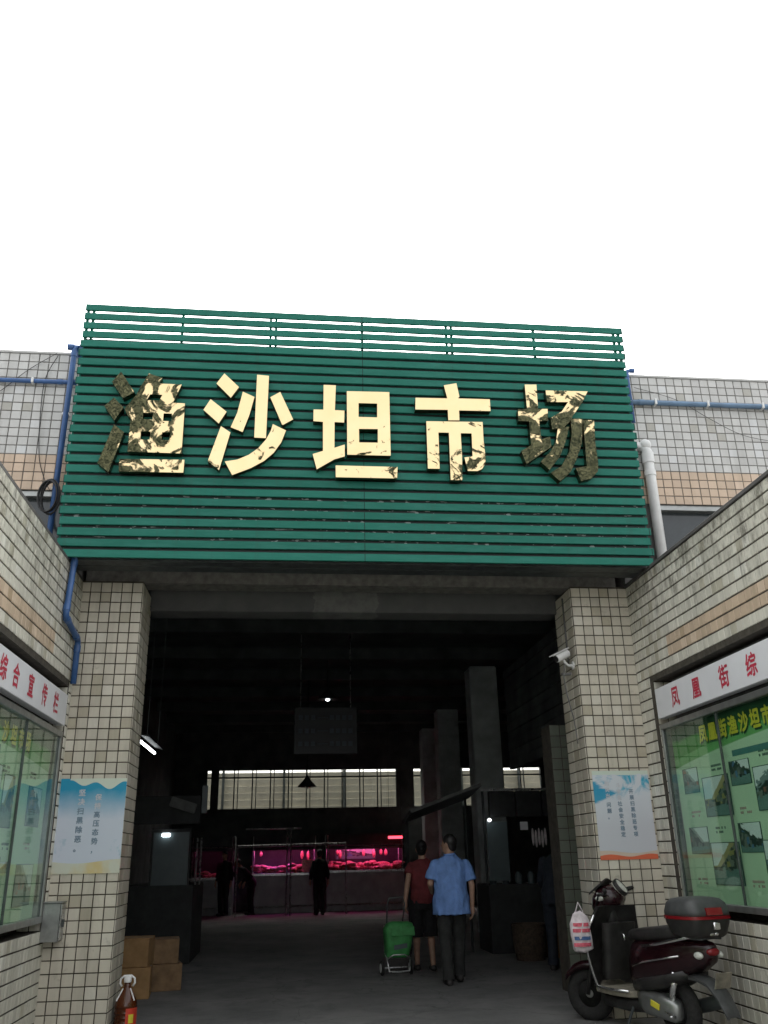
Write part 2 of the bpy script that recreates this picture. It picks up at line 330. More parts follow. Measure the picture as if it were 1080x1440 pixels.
# ------------------------------------------------------------------ mesh helpers
def worldloc(o):
    v = V((0, 0, 0))
    while o is not None: v += o.location; o = o.parent
    return v
class G:
    def __init__(s): s.v = []; s.f = []; s.uv = None
    def add(s, vs, fs):
        b = len(s.v); s.v += [V(x) for x in vs]; s.f += [tuple(b+i for i in f) for f in fs]; return s
    def box(s, x0, x1, y0, y1, z0, z1):
        return s.add([(x0,y0,z0),(x1,y0,z0),(x1,y1,z0),(x0,y1,z0),(x0,y0,z1),(x1,y0,z1),(x1,y1,z1),(x0,y1,z1)],
                     [(3,2,1,0),(4,5,6,7),(0,1,5,4),(1,2,6,5),(2,3,7,6),(3,0,4,7)])
    def obox(s, c, ax, ay, az):
        c, ax, ay, az = V(c), V(ax), V(ay), V(az)
        return s.add([c+ax*i+ay*j+az*k for k in (-1, 1) for i, j in ((-1,-1),(1,-1),(1,1),(-1,1))],
                     [(3,2,1,0),(4,5,6,7),(0,1,5,4),(1,2,6,5),(2,3,7,6),(3,0,4,7)])
    def rings(s, rs, cap=True, closed=False):
        n = len(rs[0]); b = len(s.v)
        for r in rs: s.v += [V(x) for x in r]
        m_ = len(rs)
        for i in range(m_ if closed else m_-1):
            for k in range(n):
                i2 = (i+1) % m_; k2 = (k+1) % n
                s.f.append((b+i*n+k, b+i*n+k2, b+i2*n+k2, b+i2*n+k))
        if cap and not closed:
            s.f.append(tuple(b+k for k in reversed(range(n)))); s.f.append(tuple(b+(m_-1)*n+k for k in range(n)))
        return s
    def tube(s, pts, r, n=8, closed=False, ry=None):
        pts = [V(p_) for p_ in pts]; rs = []
        rr = r if isinstance(r, (list, tuple)) else [r]*len(pts); N_ = len(pts); prev = None
        for i, p_ in enumerate(pts):
            if closed: t = (pts[(i+1) % N_]-pts[i-1])
            else: t = pts[min(i+1, N_-1)]-pts[max(i-1, 0)]
            t.normalize()
            if prev is None:
                a_ = V((0, 0, 1)) if abs(t.z) < .9 else V((1, 0, 0)); x = t.cross(a_).normalized()
            else: x = (prev - t*prev.dot(t)).normalized()
            prev = x; y = t.cross(x)
            rs.append([p_ + x*cos(2*pi*k/n)*rr[i] + y*sin(2*pi*k/n)*(rr[i] if ry is None else ry) for k in range(n)])
        return s.rings(rs, True, closed)
    def capsule(s, p0, p1, r0, r1, n=12, m_=4):
        p0, p1 = V(p0), V(p1); d = (p1-p0); L = d.length
        t = d/L if L > 1e-6 else V((0, 0, 1))
        a_ = V((0, 0, 1)) if abs(t.z) < .9 else V((1, 0, 0)); x = t.cross(a_).normalized(); y = t.cross(x); rs = []
        def ring(c, r): rs.append([c + x*cos(2*pi*k/n)*r + y*sin(2*pi*k/n)*r for k in range(n)])
        for i in range(m_): an = pi/2*(1-(i+.15)/m_); ring(p0 - t*sin(an)*r0, cos(an)*r0)
        ring(p0, r0); ring(p1, r1)
        for i in range(1, m_+1): an = pi/2*(i-.15)/m_; ring(p1 + t*sin(an)*r1, cos(an)*r1)
        return s.rings(rs)
    def ell(s, c, rx, ry, rz, n=16, m_=10, rot=None):
        c = V(c); rs = []
        for i in range(m_+1):
            an = -pi/2 + pi*(i+.0)/m_; an = max(-pi/2+.12, min(pi/2-.12, an)); z = sin(an)
            r_ = [V((cos(2*pi*k/n)*cos(an)*rx, sin(2*pi*k/n)*cos(an)*ry, z*rz)) for k in range(n)]
            rs.append([c + (rot @ q_ if rot else q_) for q_ in r_])
        return s.rings(rs)
    def lathe(s, c, prof, n=16, axis='z'):
        c = V(c); rs = []
        for r, h in prof:
            ring = []
            for k in range(n):
                a_ = 2*pi*k/n; q_ = (r*cos(a_), r*sin(a_), h)
                if axis == 'y': q_ = (q_[0], q_[2], -q_[1])
                if axis == 'x': q_ = (q_[2], q_[0], q_[1])
                ring.append(c+V(q_))
            rs.append(ring)
        return s.rings(rs)
    def prism(s, outer, holes, to3, d0, d1):
        """polygon with holes in 2-D; to3(p, d) gives the 3-D point at depth d (d0 front, d1 back)"""
        loops = [outer] + list(holes); allp = [p_ for lp in loops for p_ in lp]
        tris = tessellate_polygon([[V((p_[0], p_[1], 0)) for p_ in lp] for lp in loops]); n = len(allp); b = len(s.v)
        s.v += [V(to3(p_, d0)) for p_ in allp] + [V(to3(p_, d1)) for p_ in allp]
        for t in tris: s.f.append((b+t[0], b+t[1], b+t[2])); s.f.append((b+n+t[2], b+n+t[1], b+n+t[0]))
        k = 0
        for lp in loops:
            for i in range(len(lp)):
                j = (i+1) % len(lp); s.f.append((b+k+i, b+k+j, b+n+k+j, b+n+k+i))
            k += len(lp)
        return s
def mesh_of(name, g, mat, bevel=0, smooth=False, sub=0, fix=True):
    me = bpy.data.meshes.new(name); me.from_pydata([tuple(v) for v in g.v], [], g.f)
    if isinstance(mat, str): me.materials.append(MATS[mat])
    if bevel or fix or sub:
        bm = bmesh.new(); bm.from_mesh(me)
        if fix: bmesh.ops.recalc_face_normals(bm, faces=bm.faces)
        if bevel:
            es = [e for e in bm.edges if len(e.link_faces) == 2 and e.calc_face_angle(0) > .6]
            bmesh.ops.bevel(bm, geom=es, offset=bevel, segments=2 if bevel > .006 else 1, affect='EDGES', clamp_overlap=True)
        bm.to_mesh(me); bm.free()
    if smooth:
        me.polygons.foreach_set('use_smooth', [True]*len(me.polygons)); me.update()
        if smooth != 'all':
            try: me.set_sharp_from_angle(angle=radians(42))
            except Exception: pass
    return me
def link(o, parent=None):
    COL.objects.link(o)
    if parent is not None: o.parent = parent
    return o
def tag(o, label=None, cat=None, group=None, kind=None):
    if label: o['label'] = label
    if cat: o['category'] = cat
    if group: o['group'] = group
    if kind: o['kind'] = kind
    return o
def mk(name, g, mat, parent=None, local=False, bevel=0, smooth=False, **tags):
    """one mesh object; world coordinates unless local"""
    if not g.v: return None
    if parent is not None and not local:
        L = worldloc(parent); g.v = [v-L for v in g.v]; loc = V((0, 0, 0))
    elif parent is None and not local:
        xs = [v.x for v in g.v]; ys = [v.y for v in g.v]; loc = V(((min(xs)+max(xs))/2, (min(ys)+max(ys))/2, min(v.z for v in g.v)))
        g.v = [v-loc for v in g.v]
    else: loc = V((0, 0, 0))
    o = bpy.data.objects.new(name, mesh_of(name, g, mat, bevel, smooth)); o.location = loc
    return tag(link(o, parent), **tags)
def thing(name, loc, label, cat, group=None, rz=0):
    o = bpy.data.objects.new(name, None); o.empty_display_size = .1; o.location = loc; o.rotation_euler = (0, 0, rz)
    return tag(link(o), label, cat, group)
def uvquad(name, p00, p10, p11, p01, thick, nrm, mat, parent):
    """a thin printed sheet: front face carries 0..1 coordinates"""
    L = worldloc(parent) if parent is not None else V((0, 0, 0)); nrm = V(nrm)
    fr = [V(q_)-L for q_ in (p00, p10, p11, p01)]; bk = [q_ - nrm*thick for q_ in fr]
    me = bpy.data.meshes.new(name)
    me.from_pydata([tuple(q_) for q_ in fr+bk], [], [(0,1,2,3),(7,6,5,4),(0,4,5,1),(1,5,6,2),(2,6,7,3),(3,7,4,0)])
    me.materials.append(MATS[mat]); uv = me.uv_layers.new(name='UVMap'); st = ((0,0),(1,0),(1,1),(0,1))
    for po in me.polygons:
        for li in po.loop_indices: uv.data[li].uv = st[me.loops[li].vertex_index % 4]
    o = bpy.data.objects.new(name, me); return link(o, parent)
_gl = {}
TMP = bpy.data.scenes.new('workbench')
def evaluated_mesh(o):
    TMP.collection.objects.link(o); vl = TMP.view_layers[0]; vl.update()
    me = bpy.data.meshes.new_from_object(o.evaluated_get(vl.depsgraph)); TMP.collection.objects.unlink(o); return me
def glyph(ch):
    if ch not in _gl:
        cu = bpy.data.curves.new('glyph', 'FONT'); cu.body = ch; cu.resolution_u = 3
        o = bpy.data.objects.new('glyph', cu); me = evaluated_mesh(o)
        vs = [v.co.copy() for v in me.vertices]; fs = [tuple(p_.vertices) for p_ in me.polygons]
        bpy.data.objects.remove(o); bpy.data.curves.remove(cu); bpy.data.meshes.remove(me)
        _gl[ch] = (vs, fs)
    return _gl[ch]
def write(name, items, mat, parent, ex, ey, n, weight=.03):
    """flat lettering: items = (char, centre point, width, height); ex, ey the writing plane, n outwards"""
    g = G(); ex, ey, n = V(ex), V(ey), V(n)
    for ch, c, w_, h_ in items:
        vs, fs = glyph(ch)
        if not vs: continue
        k = 0
        for dx, dy in ((-weight, 0), (weight, 0), (0, weight), (0, -weight)):
            g.add([V(c) + ex*((v.x-.5)+dx)*w_ + ey*((v.y-.36)+dy)*h_ + n*(k*.0004) for v in vs], fs); k += 1
        L = worldloc(parent); g.v = [v-L for v in g.v]
        link(bpy.data.objects.new(name, mesh_of(name, g, mat, fix=False)), parent); g = G()

# ------------------------------------------------------------------ tiles
def tile_mesh(mat, w_=.0905, h_=.0905, t=.006, c=.003):
    a_, b_ = w_/2, h_/2
    vs = [(-a_,-b_,0),(a_,-b_,0),(a_,b_,0),(-a_,b_,0),(-a_+c,-b_+c,t),(a_-c,-b_+c,t),(a_-c,b_-c,t),(-a_+c,b_-c,t)]
    fs = [(4,5,6,7),(0,1,5,4),(1,2,6,5),(2,3,7,6),(3,0,4,7)]
    return vs, fs
_tm = {}
def lay_tiles(parent, faces, limit, ju_=.0078, jv_=.0078):
    """faces: list of (origin, u, v, nu, nv, pitch_u, pitch_v, matfn(i, j, centre) -> material or None). The `limit`
    tiles that show largest become parts, the rest one joined part."""
    cand = []; L = worldloc(parent); rnd = random.Random(len(faces)*31+limit)
    for fi, (o, u, v, nu, nv, pu, pv, fn) in enumerate(faces):
        o, u, v = V(o), V(u), V(v); n = u.cross(v)
        for i in range(nu):
            for j in range(nv):
                c = o + u*(i+.5)*pu + v*(j+.5)*pv; mt = fn(i, j, c)
                if not mt: continue
                q_ = [proj(c + u*pu*s1/2 + v*pv*s2/2) for s1, s2 in ((-1,-1),(1,-1),(1,1),(-1,1))]
                ar = 0
                cx = sum(t[0] for t in q_)/4; cy = sum(t[1] for t in q_)/4
                if n.dot(EYE-c) > 0 and -15 < cx < 1095 and -15 < cy < 1455:
                    ar = abs(sum(q_[k][0]*q_[(k+1) % 4][1]-q_[(k+1) % 4][0]*q_[k][1] for k in range(4)))/2
                cand.append((ar, fi, c, u, v, n, pu, pv, mt))
    cand.sort(key=lambda t: -t[0])
    joined = {}
    for idx, (ar, fi, c, u, v, n, pu, pv, mt) in enumerate(cand):
        ju, jv, jn = [(rnd.random()-.5)*k for k in (.004, .004, .0018)]; tilt = (rnd.random()-.5)*.014
        uu = (u + n*tilt).normalized(); vv = (v + n*(rnd.random()-.5)*.014).normalized()
        cc = c + u*ju*.4 + v*jv*.4 + n*jn
        key = (mt, round(pu, 3), round(pv, 3), jv_)
        if idx < limit and ar > 40:
            if key not in _tm:
                vs, fs = tile_mesh(mt, pu-ju_, pv-jv_); me = bpy.data.meshes.new('tile'); me.from_pydata(vs, [], fs); me.materials.append(MATS[mt]); _tm[key] = me
            t_ = bpy.data.objects.new('tile', _tm[key])
            mw = Matrix((uu, vv, uu.cross(vv))).transposed().to_4x4(); mw.translation = cc - L
            link(t_, parent); t_.matrix_basis = mw
        else: joined.setdefault(mt, []).append((cc-L, uu, vv, uu.cross(vv), pu, pv, rnd.random()))
    for mt, lst in joined.items():
        vv_ = []; ff = []; at = []
        for c, u, v, n, pu, pv, r in lst:
            vs, fs = tile_mesh(mt, pu-ju_, pv-jv_); b = len(vv_)
            vv_ += [tuple(c+u*q_[0]+v*q_[1]+n*q_[2]) for q_ in vs]; ff += [tuple(b+k for k in f) for f in fs]; at += [r]*len(fs)
        me = bpy.data.meshes.new('small_tiles'); me.from_pydata(vv_, [], ff); me.materials.append(MATS[mt])
        at_ = me.attributes.new('rnd', 'FLOAT', 'FACE'); at_.data.foreach_set('value', at)
        o = bpy.data.objects.new('small_tiles', me); link(o, parent); o['kind'] = 'stuff'

# ================================================================== THE PLACE
D = 8.5                                     # facade plane
XL, XR = -2.01, 3.54                        # the two side walls
WT = 3.95                                   # their top
# ---- ground
g = G().add([(-300,-300,0),(300,-300,0),(300,300,0),(-300,300,0)], [(0,1,2,3)])
mk('ground', g, 'concrete_ground', kind='structure')
g = G().box(-3.3, 8.9, 9.0, 28.1, -.05, .006).box(-1.43, 2.93, 6.9, 9.0, -.05, .006)
mk('hall_floor', g, 'hall_concrete', kind='structure')

# ---- tiled pillars beside the entrance
def pillar(x0, x1, inner, label):
    t = thing('tiled_pillar', ((x0+x1)/2, 8.8, 0), label, 'pillar')
    mk('core', G().box(x0, x1, D, 9.08, 0, 3.96), 'grout', t)
    pm = lambda i, j, c: 'tile_pillar'
    fs = [((x0, D, 0), (1,0,0), (0,0,1), round((x1-x0)/.1), 39, (x1-x0)/round((x1-x0)/.1), .1012, pm)]
    if inner > 0: fs.append(((x1, D+.003, 0), (0,1,0), (0,0,1), 3, 39, .19, .1012, pm))
    else: fs.append(((x0, 9.077, 0), (0,-1,0), (0,0,1), 3, 39, .19, .1012, pm))
    lay_tiles(t, fs, 300)
    return t
pillar(-2.03, -1.43, 1, 'square tiled pillar carrying the notice with a mountain ridge and yellow foot')
pillar(2.93, 3.54, -1, 'square tiled pillar behind the parked scooter with a security camera on it')

# ---- side walls with recessed notice boards
def side_wall(X, sgn, y_end, case_y0, case_y1, label):
    """sgn = +1: wall left of the passage (faces +x), -1: right of it"""
    y0 = -4.0; th = .30
    t = thing('side_wall', (X - sgn*th/2, 4, 0), label, 'wall')
    a_, b_ = (X-th, X) if sgn > 0 else (X, X+th)
    zr0, zr1 = .84, 2.90
    g = G().box(a_, b_, y0, y_end, 0, zr0).box(a_, b_, y0, y_end, zr1, WT)
    g.box(a_, b_, y0, case_y0, zr0, zr1).box(a_, b_, case_y1, y_end, zr0, zr1)
    bx = (a_, a_+.1) if sgn > 0 else (b_-.1, b_)
    g.box(bx[0], bx[1], case_y0, case_y1, zr0, zr1)
    mk('core', g, 'grout', t)
    mk('coping', G().box(a_-.02, b_+.0, y0, y_end, WT, WT+.035), 'dark_concrete', t, bevel=.004)
    def fm(i, j, c):
        if zr0-.02 < c.z < zr1+.02 and case_y0-.02 < c.y < case_y1+.02: return None
        if 3.03 < c.z < 3.25 and c.y < 7.75: return 'tile_side_beige'
        return 'tile_side'
    ny = int((y_end-y0)/.1)
    if sgn > 0: f = ((X, y_end-ny*.1, -.05), (0,1,0), (0,0,1), ny, 40, .1, .1, fm)
    else: f = ((X, y_end, -.05), (0,-1,0), (0,0,1), ny, 40, .1, .1, fm)
    tk = lambda i, j, c: 'tile_side'
    n2 = round((case_y1-case_y0)/.1)
    ex = []
    if sgn > 0:   # the recess' far end, and its sill
        ex.append(((X-.2, case_y1, zr0), (1,0,0), (0,0,1), 2, 20, .1, .1028, tk))
    else: ex.append(((X, case_y1, zr0), (1,0,0), (0,0,1), 2, 20, .1, .1028, tk))
    lay_tiles(t, [f]+ex, 300, .007, .012)
    return t
side_wall(XL, 1, 8.5, 3.2, 8.37, 'grimy tiled wall with blue pipe clipped to it beside the mountain notice')
side_wall(XR, -1, 8.5, 3.2, 8.13, 'grimy tiled wall with the green photo board next to the parked scooter')

# ---- upper facade of the market building
bl = thing('market_building', (2.8, 18, 0), 'tiled market hall with a wide dark entrance and long dim interior', 'building')
uw = mk('upper_wall', G().box(-9, -2.0, D, 8.8, 4.92, 6.52).box(3.45, 13, D, 8.8, 4.92, 6.52).box(-2.0, 3.45, 8.55, 8.8, 3.96, 6.52), 'grout_grey', bl)
for x0, x1 in ((-9, -2.03), (3.54, 13)): mk('lower_wall', G().box(x0, x1, D, 8.8, 0, 4.1), 'dark_concrete', bl)
def um(i, j, c):
    return 'tile_beige' if c.z < 5.33 else 'tile_grey'
lay_tiles(uw, [((-9, D, 4.92), (1,0,0), (0,0,1), 67, 16, .1045, .1, um), ((3.5, D, 4.92), (1,0,0), (0,0,1), 90, 16, .1045, .1, um)], 300, .0072, .0072)
for x0, x1 in ((-9, -2.0), (3.45, 13)): mk('parapet_cap', G().box(x0, x1, D-.02, 8.85, 6.52, 6.55), 'tile_grey', bl, bevel=.004)
for x0, x1 in ((-8.8, -2.3), (3.98, 12.8)):   # ribbon windows under the tiled band
    wn = mk('window', G().box(x0, x1, D+.10, D+.12, 4.1, 4.92), 'window_glass_dark', bl)
    fr = G().box(x0, x1, D+.02, D+.10, 4.86, 4.92).box(x0, x1, D+.02, D+.10, 4.1, 4.16)
    k = x0
    while k < x1: fr.box(k, k+.05, D+.02, D+.10, 4.16, 4.86); k += 1.2
    mk('window_frame', fr, 'alu_frame', wn, bevel=.003)
for x0, x1 in ((-2.3, -2.0), (3.54, 3.98)): mk('wall_infill', G().box(x0, x1, D, 8.8, 4.1, 4.92), 'dark_concrete', bl)
# hall shell
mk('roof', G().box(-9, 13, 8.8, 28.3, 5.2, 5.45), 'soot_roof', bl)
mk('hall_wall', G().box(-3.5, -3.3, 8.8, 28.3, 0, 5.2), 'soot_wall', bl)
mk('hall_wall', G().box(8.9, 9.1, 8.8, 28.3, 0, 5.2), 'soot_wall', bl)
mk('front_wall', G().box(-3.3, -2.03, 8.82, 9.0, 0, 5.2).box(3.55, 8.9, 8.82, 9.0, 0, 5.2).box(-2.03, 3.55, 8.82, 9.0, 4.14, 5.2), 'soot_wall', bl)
mk('lintel_beam', G().box(-1.43, 2.93, 9.0, 9.3, 3.80, 4.25), 'plaster_beam', bl, bevel=.008)
# roof joists
for k in range(9): mk('roof_joist', G().box(-3.3, 8.9, 10.5+k*2.1, 10.62+k*2.1, 4.98, 5.2), 'soot_roof', bl)
for k, (x, y) in enumerate(((4.0, 17.45), (4.25, 23.0), (1.0, 27.4))[:2]):
    mk('column', G().box(x-.28, x+.28, y, y+.56, 0, 4.98), 'column_paint', bl, bevel=.02)
mk('column', G().box(4.1, 4.75, 26.6, 27.2, 0, 4.98), 'column_paint', bl, bevel=.02)
# back wall with the strip of windows
wins = [(-2.35, -2.18), (-2.0, 3.48), (3.98, 4.85), (5.4, 5.95), (6.85, 8.1)]
bw = G().box(-3.3, 8.9, 28, 28.25, 0, 2.82).box(-3.3, 8.9, 28, 28.25, 3.95, 5.2)
xs = [-3.3] + [q_ for p_ in wins for q_ in p_] + [8.9]
for i in range(0, len(xs), 2): bw.box(xs[i], xs[i+1], 28, 28.25, 2.82, 3.95)
bw = mk('back_wall', bw, 'soot_wall', bl)
for x0, x1 in wins:
    n_ = max(1, round((x1-x0)/.55)); 
    for k in range(n_+1):
        x = x0 + (x1-x0)*k/n_
        if k in (0, n_): mk('window_bar', G().box(x-.03, x+.03, 28.02, 28.10, 2.82, 3.95), 'steel_dark', bw)
        else:
            mk('window_bar', G().box(x-.075, x-.040, 28.02, 28.10, 2.82, 3.95), 'steel_dark', bw)
            mk('window_bar', G().box(x+.040, x+.065, 28.03, 28.09, 2.82, 3.95), 'steel_dark', bw)
    mk('window_pane', G().box(x0, x1, 28.115, 28.12, 2.82, 3.95), 'dusty_glass', bw)
    mk('window_rail', G().box(x0, x1, 28.00, 28.015, 3.70, 3.745), 'steel_dark', bw)
# corrugated shed seen through those windows
st = thing('corrugated_shed', (3, 30.5, 0), 'cream corrugated metal shed seen through the back windows of the hall', 'shed')
for i in range(19):
    z0 = i*.2155
    mk('metal_sheet', G().obox((3, 30.53, z0+.1), (9, 0, 0), (0, .015, .004), (0, -.03, .1065)), 'corrugated', st)
for i in range(10): mk('post', G().box(-6+i*2-.04, -6+i*2+.04, 30.40, 30.485, 0, 4.62), 'steel_dark', st)

# ---- tiled pier and timber boards just inside the entrance on the scooter's side
t = thing('inner_pier', (3.30, 10.1, 0), 'dim tiled pier inside the entrance behind the bending person', 'pier')
mk('core', G().box(3.03, 3.50, 10.0, 10.35, 0, 2.75), 'grout', t)
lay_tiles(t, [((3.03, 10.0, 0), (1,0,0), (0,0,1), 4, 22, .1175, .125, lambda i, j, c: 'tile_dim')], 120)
t = thing('board_screen', (4.06, 12.5, 2.75), 'dark horizontal boards high on the inner wall above the bending person', 'panel')
for k in range(11): mk('board', G().box(4.0+.012*(k % 2), 4.08, 9.05, 15.8, 2.78+k*.16, 2.78+k*.16+.148), 'soot_wall', t)

# ================================================================== the green slatted sign
SY = 7.80
SX0, SX1, SZ0, SZ1 = -2.13, 3.575, 3.975, 6.71
sign = thing('slatted_sign', ((SX0+SX1)/2, SY+.1, SZ0), 'large green slatted signboard over the market entrance', 'sign')
NS = 26; PT = (SZ1-SZ0)/25.66
for k in range(NS):
    z0 = SZ0 + k*PT; h_ = PT*.69; dx = random.uniform(-.012, .012); sg = random.uniform(-.002, .002)
    g = G(); n_ = 8; rs = []
    for i in range(n_+1):
        x = SX0+dx + (SX1-SX0)*i/n_; dz = sg*sin(i/n_*pi*2+k) + random.uniform(-.0012, .0012); dy = random.uniform(-.002, .002)
        rs.append([(x, SY+dy, z0+dz), (x, SY+dy, z0+h_+dz), (x, SY+.026+dy, z0+h_+dz), (x, SY+.026+dy, z0+dz)])
    g.rings(rs); mk('slat', g, 'green_paint', sign, bevel=.003)
for k in range(7):      # uprights, some doubled
    x = SX0 + .05 + (SX1-SX0-.10)*k/6
    for d in ((-.028, .028) if k in (0, 6, 2, 4) else (0,)):
        mk('upright', G().box(x+d-.013, x+d+.013, SY+.048, SY+.085, SZ0+.02, SZ1-.01), 'green_paint', sign, bevel=.002)
mk('old_signboard', G().box(SX0+.03, SX1-.03, SY+.032, SY+.047, SZ0+.01, SZ1-.395), 'old_board', sign)
for y0, z in ((SY+.13, 0), (SY+.36, .02)):
    mk('support_beam', G().box(SX0+.01, SX1-.01, y0, y0+.16, SZ0+.012+z, SZ0+.13), 'steel_dark', sign, bevel=.004)
mk('soffit', G().box(SX0+.01, SX1-.01, SY+.112, D+.03, SZ0+.14, SZ0+.16), 'steel_dark', sign)
for k in range(4):
    x = SX0+.3+k*1.7
    mk('stay', G().tube([(x, SY+.09, 6.2), (x, 8.6, 5.9)], .02, 6), 'steel_dark', sign)

# gilt characters: outlines measured on the sign, true size on its plane
S = 145/1080
CH = [
 ('渔', (130, 515), 'gold_fish', 'crumpled gold character 渔 with much torn film and painted dark reflections', [
   ([(300,55),(440,270),(320,335),(205,160)], []),
   ([(225,325),(325,430),(228,565),(125,415)], []),
   ([(225,605),(330,690),(165,1105),(50,1010)], []),
   ([(590,70),(730,118),(697,177),(935,187),(842,378),(968,385),(932,910),(365,890),(400,535),(372,520),(335,440),(455,300),(500,215)],
    [[(605,290),(732,295),(700,355),(565,352)],[(530,483),(632,485),(630,555),(525,550)],[(745,490),(833,492),(825,572),(738,570)],[(505,678),(610,680),(598,765),(500,762)],[(730,687),(815,690),(805,770),(722,768)]]),
   ([(280,965),(963,975),(950,1110),(272,1097)], [])]),
 ('沙', (280, 515), 'gold_sand', 'pale gold character 沙 with a few torn specks', [
   ([(265,75),(418,218),(332,330),(182,180)], []), ([(120,343),(288,475),(205,598),(45,455)], []),
   ([(228,625),(328,690),(208,1085),(90,990)], []), ([(458,262),(580,318),(525,510),(455,685),(330,635),(400,480)], []),
   ([(607,83),(732,95),(700,748),(577,742)], []), ([(850,262),(985,550),(872,612),(745,318)], []),
   ([(772,598),(910,665),(860,790),(780,900),(680,985),(540,1060),(345,1133),(268,990),(400,970),(520,920),(620,850),(700,760),(750,670)], [])]),
 ('坦', (430, 525), 'gold_flat', 'pale smooth gold character 坦', [
   ([(187,120),(315,125),(305,385),(405,390),(402,515),(302,510),(300,780),(408,745),(408,870),(300,900),(115,1005),(72,845),(180,812),(180,508),(80,500),(82,378),(185,380)], []),
   ([(430,185),(875,195),(890,862),(435,850)], [[(553,310),(748,315),(748,460),(553,455)],[(557,580),(755,582),(755,725),(560,722)]]),
   ([(313,962),(962,978),(957,1098),(315,1085)], [])]),
 ('市', (572, 525), 'gold_city', 'gold character 市 with torn patches of painted dark reflection on its lower strokes', [
   ([(388,125),(520,103),(552,245),(535,262),(870,272),(878,395),(548,388),(552,492),(435,492),(430,382),(90,378),(92,255),(425,262)], []),
   ([(205,500),(795,508),(805,700),(825,870),(825,940),(790,1000),(740,1022),(640,1020),(605,880),(690,868),(680,628),(565,625),(580,870),(582,1118),(462,1115),(442,620),(332,618),(345,998),(222,996)], [])]),
 ('场', (715, 530), 'gold_field', 'gold character 场 whose lower strokes are torn, with dark reflections painted in,', [
   ([(170,80),(293,80),(310,335),(410,335),(415,460),(322,462),(345,655),(435,625),(450,730),(190,912),(135,775),(240,715),(215,465),(107,460),(100,340),(195,335)], []),
   ([(390,140),(830,150),(770,270),(700,370),(640,470),(560,545),(460,545),(440,430),(560,360),(625,262),(405,262)], []),
   ([(520,525),(640,520),(600,680),(540,830),(432,972),(340,885),(440,780),(500,680)], []),
   ([(655,435),(780,437),(770,700),(720,850),(655,990),(545,1090),(445,1000),(560,930),(640,780),(665,600)], []),
   ([(785,445),(900,450),(915,700),(945,900),(940,985),(870,1060),(765,1085),(710,950),(825,930),(805,700)], [])]),
]
LF = SY - .085          # front of the letters
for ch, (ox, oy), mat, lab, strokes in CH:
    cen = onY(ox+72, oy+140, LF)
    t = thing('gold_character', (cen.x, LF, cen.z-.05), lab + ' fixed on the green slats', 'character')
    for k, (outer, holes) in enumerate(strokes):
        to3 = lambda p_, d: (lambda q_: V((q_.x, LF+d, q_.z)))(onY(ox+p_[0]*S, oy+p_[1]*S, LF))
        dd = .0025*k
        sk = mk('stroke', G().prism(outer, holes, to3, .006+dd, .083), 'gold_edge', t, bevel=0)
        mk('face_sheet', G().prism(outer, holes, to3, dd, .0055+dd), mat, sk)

# ================================================================== pipes and cables on the facade
def pipe(name, pts, r, mat, label, cat='pipe', clips=(), group=None):
    base = V(pts[0]); t = thing(name, (base.x, base.y, min(p_[2] for p_ in pts)), label, cat, group)
    # round the corners
    P = [V(p_) for p_ in pts]; out = [P[0]]
    for i in range(1, len(P)-1):
        a_ = (P[i-1]-P[i]).normalized(); b_ = (P[i+1]-P[i]).normalized(); k = r*1.6
        for u_ in (0, .5, 1): out.append(P[i] + a_*k*(1-u_)**2 + b_*k*u_**2)
    out.append(P[-1]); mk('tube', G().tube(out, r, 12), mat, t, smooth='all')
    for i in range(1, len(P)-1):
        for q_ in (P[i-1], P[i+1]):
            d = (q_-P[i]).normalized()
            mk('socket', G().tube([P[i]+d*r*1.8, P[i]+d*r*4], r*1.18, 12), mat, t, smooth=True)
    for c, ax in clips:
        mk('clip', G().obox(c, V(ax)*.012, V((0, 1, 0))*(r+.012), V((0, 0, 1)).cross(V(ax))*0 + (V((0, 0, 1)) if abs(ax[2]) < .5 else V((1, 0, 0)))*(r+.006)), 'pvc_white', t, bevel=.003)
    return t
yb = D - .045
pipe('blue_pipe', [(-9, yb, 6.16), (-2.40, yb, 6.16), (-2.365, yb, 6.16)], .024, 'pvc_blue', 'blue pipe running level on the grey tiles beside the black cable coil', clips=[((-2.75, yb, 6.16), (1,0,0)), ((-4.2, yb, 6.16), (1,0,0))])
pipe('blue_pipe', [(-2.30, yb+.02, 6.50), (-2.30, yb-.06, 6.56), (-2.345, yb-.06, 6.56), (-2.365, yb-.06, 4.0)], .03, 'pvc_blue', 'upright blue pipe between the green sign and the tiles, cable coil hung on it', clips=[((-2.355, yb-.03, 5.75), (0,0,1)), ((-2.36, yb-.03, 4.9), (0,0,1))])
pipe('blue_pipe', [(3.86, yb, 6.16), (3.9, yb, 6.165), (13, yb, 6.165)], .03, 'pvc_faded', 'blue pipe running level on the tiles above the white drainpipe', clips=[((4.15, yb, 6.165), (1,0,0)), ((4.78, yb, 6.165), (1,0,0)), ((5.45, yb, 6.165), (1,0,0))])
pipe('blue_pipe', [(3.86, yb, 5.9), (3.86, yb, 6.58), (3.93, yb, 6.58)], .024, 'pvc_blue', 'short upright blue pipe hooked over the sign end near the white drainpipe')
pipe('blue_pipe', [(XL-.10, 7.90, 4.02), (XL+.045, 7.90, 4.02), (XL+.045, 7.80, 3.42), (XL+.045, 8.36, 3.33), (XL+.045, 8.36, 2.92)], .028, 'pvc_blue', 'kinked blue pipe dropping over the side wall above the white heading board')
t = pipe('drainpipe', [(3.88, D-.03, 5.60), (3.955, D-.08, 5.60), (3.955, D-.08, 3.99)], .056, 'pvc_white', 'white plastic drainpipe beside the end of the green sign')
mk('collar', G().tube([(3.955, D-.08, 5.22), (3.955, D-.08, 5.28)], .064, 14), 'pvc_white', t, smooth=True)
